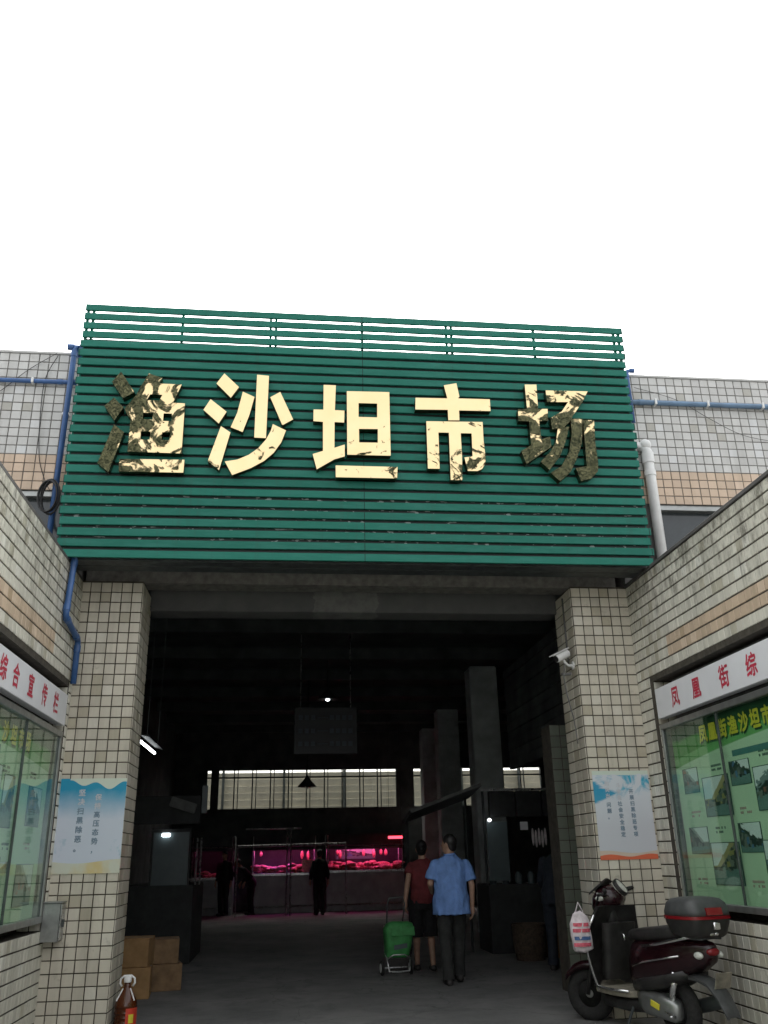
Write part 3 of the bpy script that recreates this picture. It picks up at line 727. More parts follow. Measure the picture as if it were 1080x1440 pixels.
mk('elbow_cap', G().ell((3.945, D-.08, 5.60), .064, .064, .07, 14, 8), 'pvc_white', t, smooth='all')
# cable coil and loose wires
cc = onY(72, 702, D-.10); t = thing('cable_coil', (cc.x, D-.10, cc.z-.2), 'coil of black cable hung on the blue pipe by the green sign', 'cable')
for k in range(6):
    a0 = .085+.006*random.random(); b0 = .165+.02*random.random()
    mk('loop', G().tube([(cc.x+a0*cos(q_*pi/14)+.015*sin(k), D-.135-.014*k, cc.z+b0*sin(q_*pi/14)+.01*cos(k*2)) for q_ in range(28)], .0075, 6, True), 'cable_black', t, smooth='all')
def wire(label, pts, r=.006, mat='cable_black'):
    P = [V(p_) for p_ in pts]; out = []
    for i in range(len(P)-1):
        p0, p1, p2, p3 = P[max(i-1, 0)], P[i], P[i+1], P[min(i+2, len(P)-1)]
        for k in range(5):
            u = k/5; out.append(.5*((2*p1)+(-p0+p2)*u+(2*p0-5*p1+4*p2-p3)*u*u+(-p0+3*p1-3*p2+p3)*u**3))
    out.append(P[-1]); return mk('wire', G().tube(out, r, 5), mat, label=label, cat='wire', smooth='all')
q = lambda x, y, Y=D-.03: onY(x, y, Y)
wire('thin black wire hanging from the level blue pipe to the cable coil', [q(82, 500), q(64, 532), q(57, 580), q(55, 640), q(62, 672), q(70, 690, D-.1)], .0045)
wire('thin black wire slanting down across the grey tiles to the frame edge', [q(80, 497), q(40, 520), q(0, 550), q(-40, 575)], .0035)
wire('thin black wire sagging across the tiles behind the white drainpipe', [q(892, 545), q(950, 562), q(1000, 590), q(1045, 612), q(1095, 622)], .0035, 'cable_grey')

# ================================================================== notice cases
def notice_case(X, sgn, y0, y1, label, heading, head_pos, title, title_pos, photos, bars, caps, seams):
    """sgn +1: on the wall that faces +x"""
    t = thing('notice_case', (X - sgn*.05, (y0+y1)/2, .84), label, 'notice board')
    xf = X + sgn*.012; xb = X - sgn*.055; n = V((sgn, 0, 0)); ex = V((0, sgn, 0))
    bx = lambda a_, b_, *r: G().box(min(a_, b_), max(a_, b_), *r)
    z0, z1 = .96, 2.43
    mk('backboard', bx(X-sgn*.19, X-sgn*.075, y0, y1-.02, z0-.06, z1+.03), 'alu_frame', t)
    if sgn > 0: pp = uvquad('poster', (xb, y0, z0), (xb, y1-.1, z0), (xb, y1-.1, z1), (xb, y0, z1), .006, n, 'poster_green', t)
    else: pp = uvquad('poster', (xb, y1-.1, z0), (xb, y0, z0), (xb, y0, z1), (xb, y1-.1, z1), .006, n, 'poster_green', t)
    for z in (z0-.05, z1): mk('frame_rail', bx(X-sgn*.07, xf, y0, y1-.02, z, z+.05), 'alu_frame', t, bevel=.004)
    mk('frame_post', bx(X-sgn*.07, xf-sgn*.002, y1-.055, y1-.022, z0, z1), 'alu_frame', t, bevel=.004)
    ys = [y0] + seams + [y1-.057]
    for a_, b_ in zip(ys[:-1], ys[1:]):
        k = ys.index(a_) % 2
        mk('glass_pane', bx(X-sgn*(.008+.008*k), X-sgn*(.013+.008*k), a_-.01, b_, z0+.002, z1-.002), 'case_glass', t)
        mk('pane_edge', bx(X-sgn*.004, X-sgn*.024, b_-.006, b_+.004, z0+.002, z1-.002), 'steel_dark', t)
    # heading strip
    hb = mk('heading_board', bx(X-sgn*.06, X+sgn*.02, y0, y1-.03, 2.53, 2.81), 'sign_board_white', t, bevel=.004)
    mk('light_box', bx(X-sgn*.19, X-sgn*.065, y0, y1-.25, 2.46, 2.86), 'black_plastic', t)
    write('heading_character', [(c, V((X+sgn*.0215, *yz)), .17, .19) for c, yz in zip(heading, head_pos)], 'red_print', hb, ex, (0,0,1), n, .025)
    sh = [(c, V((xb+sgn*.001, yz[0]+.010*sgn, yz[1]-.016)), .155, .155) for c, yz in zip(title, title_pos)]
    write('title_shadow', sh, 'dark_print', pp, ex, (0,0,1), n, .05)
    write('title_character', [(c, V((xb+sgn*.0035, *yz)), .155, .155) for c, yz in zip(title, title_pos)], 'yellow_print', pp, ex, (0,0,1), n, .04)
    for i, (ya, yb_, za, zb) in enumerate(photos):
        xx = xb+sgn*(.004 + .002*(i % 2)); lo, hi = min(ya, yb_), max(ya, yb_)
        if sgn > 0: c_ = [(xx, lo, za), (xx, hi, za), (xx, hi, zb), (xx, lo, zb)]
        else: c_ = [(xx, hi, za), (xx, lo, za), (xx, lo, zb), (xx, hi, zb)]
        uvquad('photo', *c_, .0035, n, ('photo_print', 'photo_print_1', 'photo_print_2', 'photo_print_3')[i % 4], pp)
    for ya, yb_, za, zb in bars: mk('text_bar', bx(xb, xb+sgn*.003, min(ya, yb_), max(ya, yb_), za, zb), 'teal_print', pp)
    rnd = random.Random(3)
    for yc, zc, mt in caps:
        g = G()
        for r in range(2):
            for k in range(7):
                if rnd.random() < .85:
                    y_ = yc + (k-3)*.026; g.box(min(xb, xb+sgn*.002), max(xb, xb+sgn*.002), y_-.010, y_+.010, zc-r*.032-.009, zc-r*.032+.009)
        mk('caption', g, mt, pp)
    return t
rx = lambda x, y, X=XR: (lambda q_: (q_.y, q_.z))(onX(x, y, X))
XBR = XR+.05
def ph(x0, y0, x1, y1, X):
    a_ = onX(x0, y0, X); b_ = onX(x1, y1, X); return (a_.y, b_.y, min(a_.z, b_.z), max(a_.z, b_.z))
def ph2(xm0, xm1, xc, yt, yb_, X):   # left/right pixel at mid-height, top and bottom at the centre
    ym = (yt+yb_)/2; return (onX(xm0, ym, X).y, onX(xm1, ym, X).y, onX(xc, yb_, X).z, onX(xc, yt, X).z)
ps = [ph2(961,982,971,1080,1116,XBR), ph2(990,1028,1009,1090,1148,XBR), ph2(1026,1055,1040,1068,1104,XBR), ph2(1062,1100,1081,1074,1139,XBR),
      ph2(971,997,984,1163,1201,XBR), ph2(1003,1044,1024,1184,1245,XBR), ph2(1040,1072,1056,1156,1199,XBR), ph2(1077,1120,1098,1180,1243,XBR)]
hp = [rx(952,976), rx(981,960), rx(1020,951-8), rx(1059,947-17), rx(1098,912), rx(1142,890), rx(1190,868), rx(1240,845)]
hz = sum(z for y, z in hp[:4])/4; hp = [(y, 2.67) for y, z in hp]
tp = [rx(988,1032,XBR), rx(1001,1028,XBR), rx(1016,1022,XBR), rx(1030,1018,XBR), rx(1044,1012,XBR), rx(1060,1006,XBR), rx(1077,1002,XBR), rx(1095,996,XBR)]
tp = [(tp[0][0]-i*(tp[0][0]-tp[6][0])/6, 2.30) for i in range(8)]
notice_case(XR, -1, 3.3, 8.11, 'glazed green notice case on the wall beside the parked scooter', '凤凰街综合宣传栏', hp, '凤凰街渔沙坦市场', tp,
    ps, [ph2(1028,1082,1055,1049,1058,XBR)],
    [(rx(1006,1078,XBR)[0], rx(1006,1076,XBR)[1], 'caption_print'), (rx(1074,1056,XBR)[0], rx(1074,1054,XBR)[1], 'caption_print'), (rx(1013,1166,XBR)[0], rx(1013,1164,XBR)[1], 'caption_print'),
     (rx(978,1140,XBR)[0], rx(978,1142,XBR)[1], 'pink_caption'), (rx(1048,1138,XBR)[0], rx(1048,1136,XBR)[1], 'pink_caption'), (rx(988,1236,XBR)[0], rx(988,1236,XBR)[1], 'pink_caption'), (rx(1066,1240,XBR)[0], rx(1066,1240,XBR)[1], 'pink_caption')],
    [4.9, onX(1027, 1150, XR).y])
XBL = XL-.05
lx = lambda x, y, X=XL: (lambda q_: (q_.y, q_.z))(onX(x, y, X))
hy = [lx(x, y)[0] for x, y in ((-75,905),(-45,915),(-20,925),(2,930),(20,940),(41,955),(60,970),(76,982))]
ty = [lx(x, 1035, XBL)[0] for x in (-60,-40,-22,-6,8,20,31,41)]
ps = [ph2(-28,0,-12,1070,1160,XBL), ph2(2,18,10,1088,1165,XBL), ph2(38,57,47,1106,1163,XBL), ph2(-25,-4,-12,1205,1280,XBL), ph2(20,44,32,1215,1274,XBL), ph2(-2,12,6,1212,1228,XBL)]
notice_case(XL, 1, 3.3, 8.35, 'glazed green notice case on the wall next to the small metal box', '凤凰街综合宣传栏', [(y, 2.67) for y in hy], '凤凰街渔沙坦市场', [(y, 2.29) for y in ty],
    ps, [ph2(-30,2,-14,1040,1052,XBL)],
    [(lx(48,1088,XBL)[0], lx(48,1088,XBL)[1], 'caption_print'), (lx(10,1078,XBL)[0], lx(10,1078,XBL)[1], 'caption_print'), (lx(38,1187,XBL)[0], lx(38,1187,XBL)[1], 'pink_caption'), (lx(8,1187,XBL)[0], lx(8,1187,XBL)[1], 'caption_print')],
    [5.2, onX(20, 1180, XL).y])

# ================================================================== paper notices on the pillars
def notice(label, c4, mat, cols, print_mats):
    x0, x1, z0, z1 = c4; y = D-.014
    t = thing('paper_notice', ((x0+x1)/2, y, z0), label, 'poster')
    sh = uvquad('sheet', (x0, y, z0), (x1, y, z0), (x1, y, z1), (x0, y, z1), .004, (0,-1,0), mat, t)
    for (u, v0, dv, sz, txt), pm in zip(cols, print_mats):
        write('character', [(ch, V((x0+(x1-x0)*u, y-.0012, z1-(z1-z0)*(v0+dv*i))), sz, sz) for i, ch in enumerate(txt)], pm, sh, (1,0,0), (0,0,1), (0,-1,0), .03)
    return t
notice('paper notice with blue mountain ridge and yellow foot stuck on the tiled pillar', (-2.005, -1.425, 1.285, 2.085), 'poster_mountain',
       [(.34, .155, .098, .062, '坚决'), (.34, .351, .098, .062, '扫黑除恶。'), (.59, .205, .093, .058, '保持'), (.59, .39, .093, .058, '高压态势，')],
       ['pale_print', 'grey_blue_print', 'pale_print', 'grey_blue_print'])
notice('paper notice with blue brush marks and orange foot on the pillar behind the scooter', (2.955, 3.515, 1.30, 2.10), 'poster_wave',
       [(.66, .24, .069, .046, '开展扫黑除恶专项'), (.44, .17, .069, .046, '斗争促'), (.44, .38, .069, .046, '社会安全稳定'), (.24, .15, .069, .046, '的突出'), (.24, .39, .069, .046, '问题。')],
       ['grey_blue_print', 'pale_print', 'grey_blue_print', 'pale_print', 'grey_blue_print'])

# steel box on the pillar
t = thing('steel_box', (-1.95, 8.42, .75), 'small grey steel box with a latch at the foot of the mountain notice pillar', 'box')
mk('case', G().box(-2.005, -1.86, 8.34, D-.008, .76, 1.06), 'alu_frame', t, bevel=.004)
mk('door', G().box(-1.858, -1.850, 8.35, D-.012, .77, 1.05), 'steel', t, bevel=.002)
mk('latch', G().box(-1.850, -1.835, 8.40, 8.43, .87, .93), 'steel_dark', t, bevel=.003)
mk('hood', G().box(-2.006, -1.845, 8.325, D-.010, 1.062, 1.072), 'alu_frame', t)

# security camera
t = thing('security_camera', (2.93, 8.62, 3.10), 'white bullet security camera on an arm fixed to the pillar', 'camera')
d = (V((2.655, 8.52, 3.165))-V((2.86, 8.60, 3.27))).normalized(); c0 = V((2.80, 8.58, 3.245))
mk('body', G().tube([c0-d*.085, c0-d*.08, c0+d*.08, c0+d*.085], [.03, .042, .042, .038], 14), 'cap_white', t, smooth=True)
up = V((0, 0, 1)); sd_ = d.cross(up).normalized(); u2 = sd_.cross(d)
mk('sunshade', G().obox(c0+u2*.046+d*.015, d*.115, sd_*.040, u2*.005), 'cap_white', t, bevel=.003)
mk('lens', G().tube([c0+d*.086, c0+d*.092], .033, 12), 'black_plastic', t)
mk('arm', G().tube([c0-u2*.045, c0-u2*.07, V((2.87, 8.62, 3.155)), V((2.93, 8.62, 3.155))], .013, 8), 'cap_white', t, smooth=True)
mk('base_plate', G().tube([(2.914, 8.62, 3.155), (2.926, 8.62, 3.155)], .042, 14), 'cap_white', t, smooth=True)
mk('junction', G().box(2.80, 2.90, 8.63, 8.67, 3.06, 3.085), 'cable_grey', t, bevel=.004)
mk('cable', G().tube([(2.83, 8.60, 3.19), (2.80, 8.58, 3.02), (2.815, 8.58, 2.86), (2.86, 8.58, 2.62), (2.875, 8.58, 2.44), (2.878, 8.58, 2.37)], .006, 6), 'cable_grey', t, smooth='all')
mk('conduit', G().tube([(2.915, 8.74, 3.2), (2.915, 8.74, 3.9)], .009, 6), 'cable_grey', t, smooth='all')

# ================================================================== inside the hall
# lit tube
t = thing('tube_lamp', (-1.75, 11.8, 2.72), 'lit fluorescent tube with tin reflector hanging just inside the entrance', 'lamp')
mk('glass_tube', G().tube([(-1.75, 11.15, 2.74), (-1.75, 12.40, 2.74)], .017, 8), 'tube_light', t, smooth='all')
mk('reflector', G().obox((-1.70, 11.78, 2.81), (.05, 0, -.01), (0, .68, 0), (0, 0, .008)), 'stall_dark', t)
for y in (11.3, 12.3): mk('hanger', G().tube([(-1.70, y, 2.81), (-1.70, y, 5.2)], .006, 5), 'steel_dark', t)
# hanging directory board
t = thing('hanging_board', (.68, 15, 2.99), 'dark directory board hung on rods from the hall roof', 'board')
mk('panel', G().box(.15, 1.21, 15, 15.04, 2.99, 3.76), 'board_dark', t, bevel=.005)
for zz in (3.55, 3.33, 3.12):
    for i in range(9):
        if i in (3, 4): continue
        mk('text_mark', G().box(.22+i*.105, .29+i*.105, 14.994, 14.998, zz, zz+.075), 'board_text', t)
    mk('arrow', G().box(.54, .72, 14.994, 14.998, zz+.03, zz+.045), 'board_text', t)
for x in (.25, 1.1): mk('rod', G().tube([(x, 15.02, 3.76), (x, 15.02, 5.2)], .012, 6), 'steel', t)
# pendant lamps
def pendant(x, y, z, label, lit):
    t = thing('pendant_lamp', (x, y, z), label, 'lamp')
    mk('shade', G().lathe((x, y, z), [(.21, 0), (.20, .02), (.09, .13), (.04, .2), (.03, .24)], 16), 'steel_dark', t, smooth=True)
    mk('flex', G().tube([(x, y, z+.24), (x, y, 5.2)], .012, 6), 'cable_black', t)
    mk('bulb', G().ell((x, y, z+.01), .05, .05, .045, 10, 6), 'small_lamp' if lit else 'cap_white', t, smooth='all')
pendant(.5, 20, 2.84, 'black cone lamp hanging in front of the bright back windows', False)
pendant(.85, 18.0, 4.40, 'small lit lamp hanging above the directory board', True)
# meat stalls at the back
def meat_lumps(t, x0, x1, y0, y1, z, n, rnd):
    for i in range(n):
        x = rnd.uniform(x0, x1); y = rnd.uniform(y0, y1); s_ = rnd.uniform(.06, .15); z_ = z + rnd.random()**2*.16
        rot = Matrix.Rotation(rnd.uniform(0, 3), 3, 'Z')
        g = G().ell((x, y, z_+s_*.35), s_*rnd.uniform(1, 2), s_, s_*rnd.uniform(.3, .7), 9, 6, rot)
        for k, v in enumerate(g.v): g.v[k] = v + V((rnd.uniform(-1, 1), rnd.uniform(-1, 1), rnd.uniform(-.3, 1)))*.015
        mk('meat_piece', g, 'meat', t, smooth='all')
def stall(x0, x1, y, label, light, seed, n, zt=.88):
    rnd = random.Random(seed); t = thing('meat_stall', ((x0+x1)/2, y+.5, 0), label, 'stall', 'meat stalls at the back of the hall')
    mk('counter', G().box(x0, x1, y, y+1.0, 0, zt), 'stall_tile', t, bevel=.01)
    mk('counter_edge', G().box(x0-.02, x1+.02, y-.03, y-.002, zt-.06, zt), 'steel', t, bevel=.004)
    mk('foot_rail', G().tube([(x0, y-.05, .18), (x1, y-.05, .18)], .02, 6), 'steel', t)
    for i in range(n//12):
        x = rnd.uniform(x0+.15, x1-.15); h_ = rnd.uniform(.12, .26)
        mk('hanging_meat', G().ell((x, y+.5, 1.60-h_/2), .05, .04, h_/2, 8, 6), 'meat', t, smooth='all')
        mk('hook', G().tube([(x, y+.5, 1.60), (x, y+.5, 1.98)], .006, 4), 'steel', t)
    meat_lumps(t, x0+.1, x1-.1, y+.1, y+.8, zt, n, rnd)
    mk('back_panel', G().box(x0, x1, y+1.0, y+1.03, zt, 1.98), 'stall_dark', t)
    mk('lamp_valance', G().box(x0, x1, y+.13, y+.148, 1.62, 2.02), 'soot_wall', t)
    mk('lamp_hood', G().box(x0, x1, y+.15, y+1.03, 1.98, 2.02), 'steel_dark', t)
    for x in (x0-.02, x1): mk('end_panel', G().box(x, x+.02, y+.15, y+1.03, 1.25, 2.0), 'stall_dark', t)
    mk('lamp_tube', G().tube([(x0+.15, y+.30, 1.71), (x1-.15, y+.30, 1.71)], .022, 8), light, t, smooth='all')
    for x in (x0+.03, x1-.03):
        mk('post', G().tube([(x, y+.05, zt), (x, y+.05, 2.0)], .018, 6), 'steel', t)
        mk('post', G().tube([(x, y+.95, zt), (x, y+.95, 2.0)], .018, 6), 'steel', t)
    mk('hanging_rail', G().tube([(x0, y+.05, 1.72), (x1, y+.05, 1.72)], .014, 6), 'steel', t)
    return t
s1 = stall(1.25, 3.45, 26.6, 'meat stall heaped with red pieces under a pink lamp, left of the columns', 'pink_light', 1, 85, 1.06)
uvquad('picture_strip', (1.55, 27.59, 1.35), (2.75, 27.59, 1.35), (2.75, 27.59, 1.62), (1.55, 27.59, 1.62), .005, (0,-1,0), 'photo_print_2', s1)
s2 = stall(-.85, .95, 26.4, 'meat stall under pink and violet lamps with a pink tray at its end', 'pink_light', 2, 40, 1.02)
mk('lamp_tube', G().tube([(-.55, 26.62, 1.72), (.15, 26.62, 1.72)], .02, 8), 'violet_light', s2, smooth='all')
mk('tray', G().box(.55, .92, 26.5, 26.9, .03+1.0, 1.36), 'meat', s2, bevel=.02)
s3 = stall(-2.5, -1.35, 26.2, 'small dim meat stall by the far wall with a short pink lamp', 'pink_dim', 3, 9, .95)
t = thing('red_sign', (3.15, 26.0, 1.86), 'small red lit sign hung in front of the pink stall', 'sign')
mk('panel', G().box(2.95, 3.35, 26.0, 26.04, 1.86, 1.93), 'red_sign_light', t)
for x in (2.98, 3.32): mk('cord', G().tube([(x, 26.02, 1.93), (x, 26.02, 5.2)], .006, 5), 'cable_black', t)
t = thing('pipe_rack', (.4, 25.2, 0), 'bare steel pipe frame standing in front of the meat stalls', 'frame')
mk('rail', G().tube([(-1.2, 25.2, 1.72), (1.7, 25.2, 1.75)], .028, 8), 'steel', t)
mk('rail', G().tube([(-1.0, 25.2, 2.15), (.5, 25.2, 2.15)], .02, 8), 'steel', t)
for x in (.12, .22): mk('upright', G().tube([(x, 25.2, 0), (x, 25.2, 2.15)], .02, 8), 'steel', t)
for x in (-1.2, 1.7): mk('upright', G().tube([(x, 25.2, 0), (x, 25.2, 1.74)], .02, 8), 'steel', t)
# stall on the right, with header boxes, glass and slanting awning
t = thing('corner_stall', (3.7, 14.6, 0), 'dark stall with panelled header, glass front and tilted awning inside the entrance', 'stall')
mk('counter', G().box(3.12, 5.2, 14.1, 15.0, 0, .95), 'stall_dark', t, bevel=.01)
for k in range(4): mk('header_panel', G().box(3.20+k*.42, 3.60+k*.42, 14.05, 14.2, 1.92, 2.30), 'stall_dark', t, bevel=.01)
mk('header_rail', G().box(3.05, 5.2, 14.0, 14.04, 2.30, 2.335), 'steel', t)
mk('glass_front', G().box(3.14, 3.46, 14.1, 14.11, 1.0, 1.85), 'frosted_panel', t)
mk('lamp', G().ell((3.16, 13.98, 1.87), .03, .03, .025, 8, 6), 'small_lamp', t, smooth='all')
mk('price_card', G().box(3.66, 3.78, 14.06, 14.07, 1.72, 1.84), 'sign_board_white', t)
for k in range(5): mk('hanging_bag', G().ell((3.86+.05*k, 14.1, 1.62-.03*(k % 2)), .022, .03, .13, 8, 8), 'bag_white', t, smooth='all')
for k in range(6): mk('jar', G().lathe((3.22+k*.2, 14.25, .95), [(.05, 0), (.055, .02), (.055, .12), (.035, .15), (.03, .17)], 10), 'frosted_panel', t, smooth=True)
mk('awning', G().obox((2.45, 14.2, 2.13), (.55, 0, .19), (0, .5, -.06), (-.008, 0, .022)), 'stall_sheet', t)
for x in (3.10, 5.15): mk('post', G().tube([(x, 14.1, .95), (x, 14.1, 2.3)], .02, 6), 'stall_dark', t)
for x, z in ((1.95, 1.95), (2.9, 2.28)): mk('awning_post', G().tube([(x, 14.5, 0), (x, 14.5, z)], .02, 6), 'stall_dark', t)
# glazed booth on the left
t = thing('glazed_booth', (-2.3, 15, 0), 'dim glazed booth with a small lit lamp on the dark side of the hall', 'booth')
mk('base', G().box(-3.2, -1.30, 14.2, 16, 0, 1.05), 'stall_dark', t, bevel=.01)
mk('glass', G().box(-1.92, -1.40, 14.2, 14.22, 1.05, 1.78), 'frosted_panel', t)
mk('glass_frame', G().box(-1.95, -1.925, 14.18, 14.22, 1.05, 1.84).box(-1.395, -1.37, 14.18, 14.22, 1.05, 1.84).box(-1.925, -1.395, 14.18, 14.22, 1.785, 1.83), 'stall_dark', t)
mk('lamp', G().box(-1.80, -1.68, 14.15, 14.19, 1.72, 1.77), 'small_lamp', t, bevel=.008)
mk('fascia', G().box(-3.2, -1.25, 14.1, 14.2, 1.90, 2.30), 'stall_dark', t, bevel=.01)
mk('crumpled_sheet', G().obox((-1.50, 14.03, 2.16), (.19, 0, -.06), (0, .02, 0), (.02, 0, .07)), 'stall_sheet', t, bevel=.01)
for x in (-1.28, -1.22): mk('conduit', G().tube([(x, 14.25, 1.05), (x, 14.25, 1.7)], .014, 6), 'steel', t)
mk('strip_light', G().box(-1.24, -1.16, 14.2, 14.24, 2.05, 2.45), 'frosted_panel', t)

# cartons and sacks by the entrance
def carton(c, sx, sy, sz, rz, label, mat, group=None):
    t = thing('cardboard_carton', c, label, 'carton', group, rz)
    mk('box', G().box(-sx/2, sx/2, -sy/2, sy/2, 0, sz), mat, t, True, bevel=.006)
    mk('tape', G().box(-sx/2-.002, sx/2+.002, -.03, .03, sz-.001, sz+.0015), 'awning', t, True)
    mk('flap', G().box(-sx/2, sx/2, -sy/2+.004, -.034, sz+.0005, sz+.004), mat, t, True)
    mk('flap', G().box(-sx/2, sx/2, .034, sy/2-.004, sz+.0005, sz+.004), mat, t, True)
carton((-1.58, 11.0, .006), .34, .42, .30, .08, 'brown carton on the floor under another, by the tiled pillar', 'cardboard')
carton((-1.59, 11.0, .312), .33, .40, .28, -.03, 'orange brown carton on top of its stack behind the oil bottle', 'cardboard')
carton((-1.34, 11.6, .006), .36, .45, .27, .2, 'dull carton on the floor beyond the orange stack, under another', 'cardboard_dark')
carton((-1.36, 11.58, .284), .34, .42, .25, .12, 'dull carton topping the darker stack just inside the entrance', 'cardboard_dark')
# oil bottle
bx_, by_ = -1.31, 8.70
t = thing('oil_bottle', (bx_, by_, .006), 'large bottle of dark oil with white handle and red label by the pillar', 'bottle')
pr = [(.080, 0), (.092, .012)]
for k in range(5): pr += [(.094, .03+k*.036), (.088, .045+k*.036), (.094, .060+k*.036)]
pr += [(.094, .23), (.085, .265), (.060, .31), (.042, .345), (.028, .37), (.026, .40)]
mk('body', G().lathe((bx_, by_, .006), pr, 20), 'oil', t, smooth='all')
mk('cap', G().lathe((bx_, by_, .405), [(.030, 0), (.032, .005), (.032, .04), (.028, .045)], 16), 'cap_white', t, smooth=True)
mk('handle', G().tube([(bx_-.045, by_, .375), (bx_-.062, by_, .40), (bx_-.058, by_, .435), (bx_-.03, by_, .455), (bx_+.03, by_, .455), (bx_+.058, by_, .435), (bx_+.062, by_, .40), (bx_+.045, by_, .375)], .009, 8), 'cap_white', t, smooth='all')
g = G(); rs = []
for k in range(9):
    an = radians(-100+k*10+20); rs.append([(bx_+.0965*cos(an), by_+.0965*sin(an), .07), (bx_+.0965*cos(an), by_+.0965*sin(an), .215), (bx_+.095*cos(an), by_+.095*sin(an), .215), (bx_+.095*cos(an), by_+.095*sin(an), .07)])
g.rings(rs); lb = mk('label', g, 'label_red', t, smooth=True)
g = G(); rs = []
for k in range(4):
    an = radians(-65+k*9); rs.append([(bx_+.0985*cos(an), by_+.0985*sin(an), .105), (bx_+.0985*cos(an), by_+.0985*sin(an), .17), (bx_+.097*cos(an), by_+.097*sin(an), .17), (bx_+.097*cos(an), by_+.097*sin(an), .105)])
g.rings(rs); mk('label_patch', g, 'yellow_print', lb, smooth=True)
for sgn in (-1, 1): mk('handle_strap', G().tube([(bx_+sgn*.03, by_-.02, .36), (bx_+sgn*.075, by_-.05, .27)], .006, 6), 'cap_white', t)
# wicker basket and bundle by the bending person
def basket(x, y, r, h_, label):
    t = thing('wicker_basket', (x, y, .006), label, 'basket')
    mk('weave', G().lathe((x, y, .006), [(r*.8, 0), (r*.95, h_*.4), (r, h_), (r*.93, h_), (r*.75, .03)], 18), 'wicker', t, smooth=True)
    for k in range(3): mk('hoop', G().tube([(x+r*(.87+.06*k)*cos(q_*pi/9), y+r*(.87+.06*k)*sin(q_*pi/9), .1+k*h_*.36) for q_ in range(18)], .010, 6, True), 'wicker', t, smooth='all')
basket(3.45, 13.2, .24, .46, 'brown wicker basket on the hall floor near the bending person')
carton((3.95, 13.5, .006), .40, .40, .42, .1, 'dull carton beside the wicker basket in the hall', 'cardboard_dark')

# ================================================================== people
from mathutils import noise as mnoise
def remesh(name, g, mat, parent, voxel, smooth_it=5, wrinkle=0, seed=0):
    me = mesh_of(name, g, mat); o = bpy.data.objects.new(name, me)
    r = o.modifiers.new('r', 'REMESH'); r.mode = 'VOXEL'; r.voxel_size = voxel
    sm = o.modifiers.new('s', 'SMOOTH'); sm.factor = .5; sm.iterations = smooth_it
    m2 = evaluated_mesh(o)
    bpy.data.objects.remove(o); bpy.data.meshes.remove(me)
    if wrinkle:
        nv = len(m2.vertices); co = [0.0]*(nv*3); no = [0.0]*(nv*3)
        m2.vertices.foreach_get('co', co); m2.vertices.foreach_get('normal', no)
        for i in range(0, nv*3, 3):
            q_ = V((co[i]*9+seed, co[i+1]*9, co[i+2]*4.5)); w_ = mnoise.noise(q_)*wrinkle + mnoise.noise(q_*2.7)*wrinkle*.5
            co[i] += no[i]*w_; co[i+1] += no[i+1]*w_; co[i+2] += no[i+2]*w_
        m2.vertices.foreach_set('co', co); m2.update()
    m2.name = name
    if not m2.materials: m2.materials.append(MATS[mat])
    m2.polygons.foreach_set('use_smooth', [True]*len(m2.polygons))
    o = bpy.data.objects.new(name, m2); return link(o, parent)
def oval(cx, cy, z, rx, ry, n=18): return [(cx+rx*cos(2*pi*k/n), cy+ry*sin(2*pi*k/n), z) for k in range(n)]
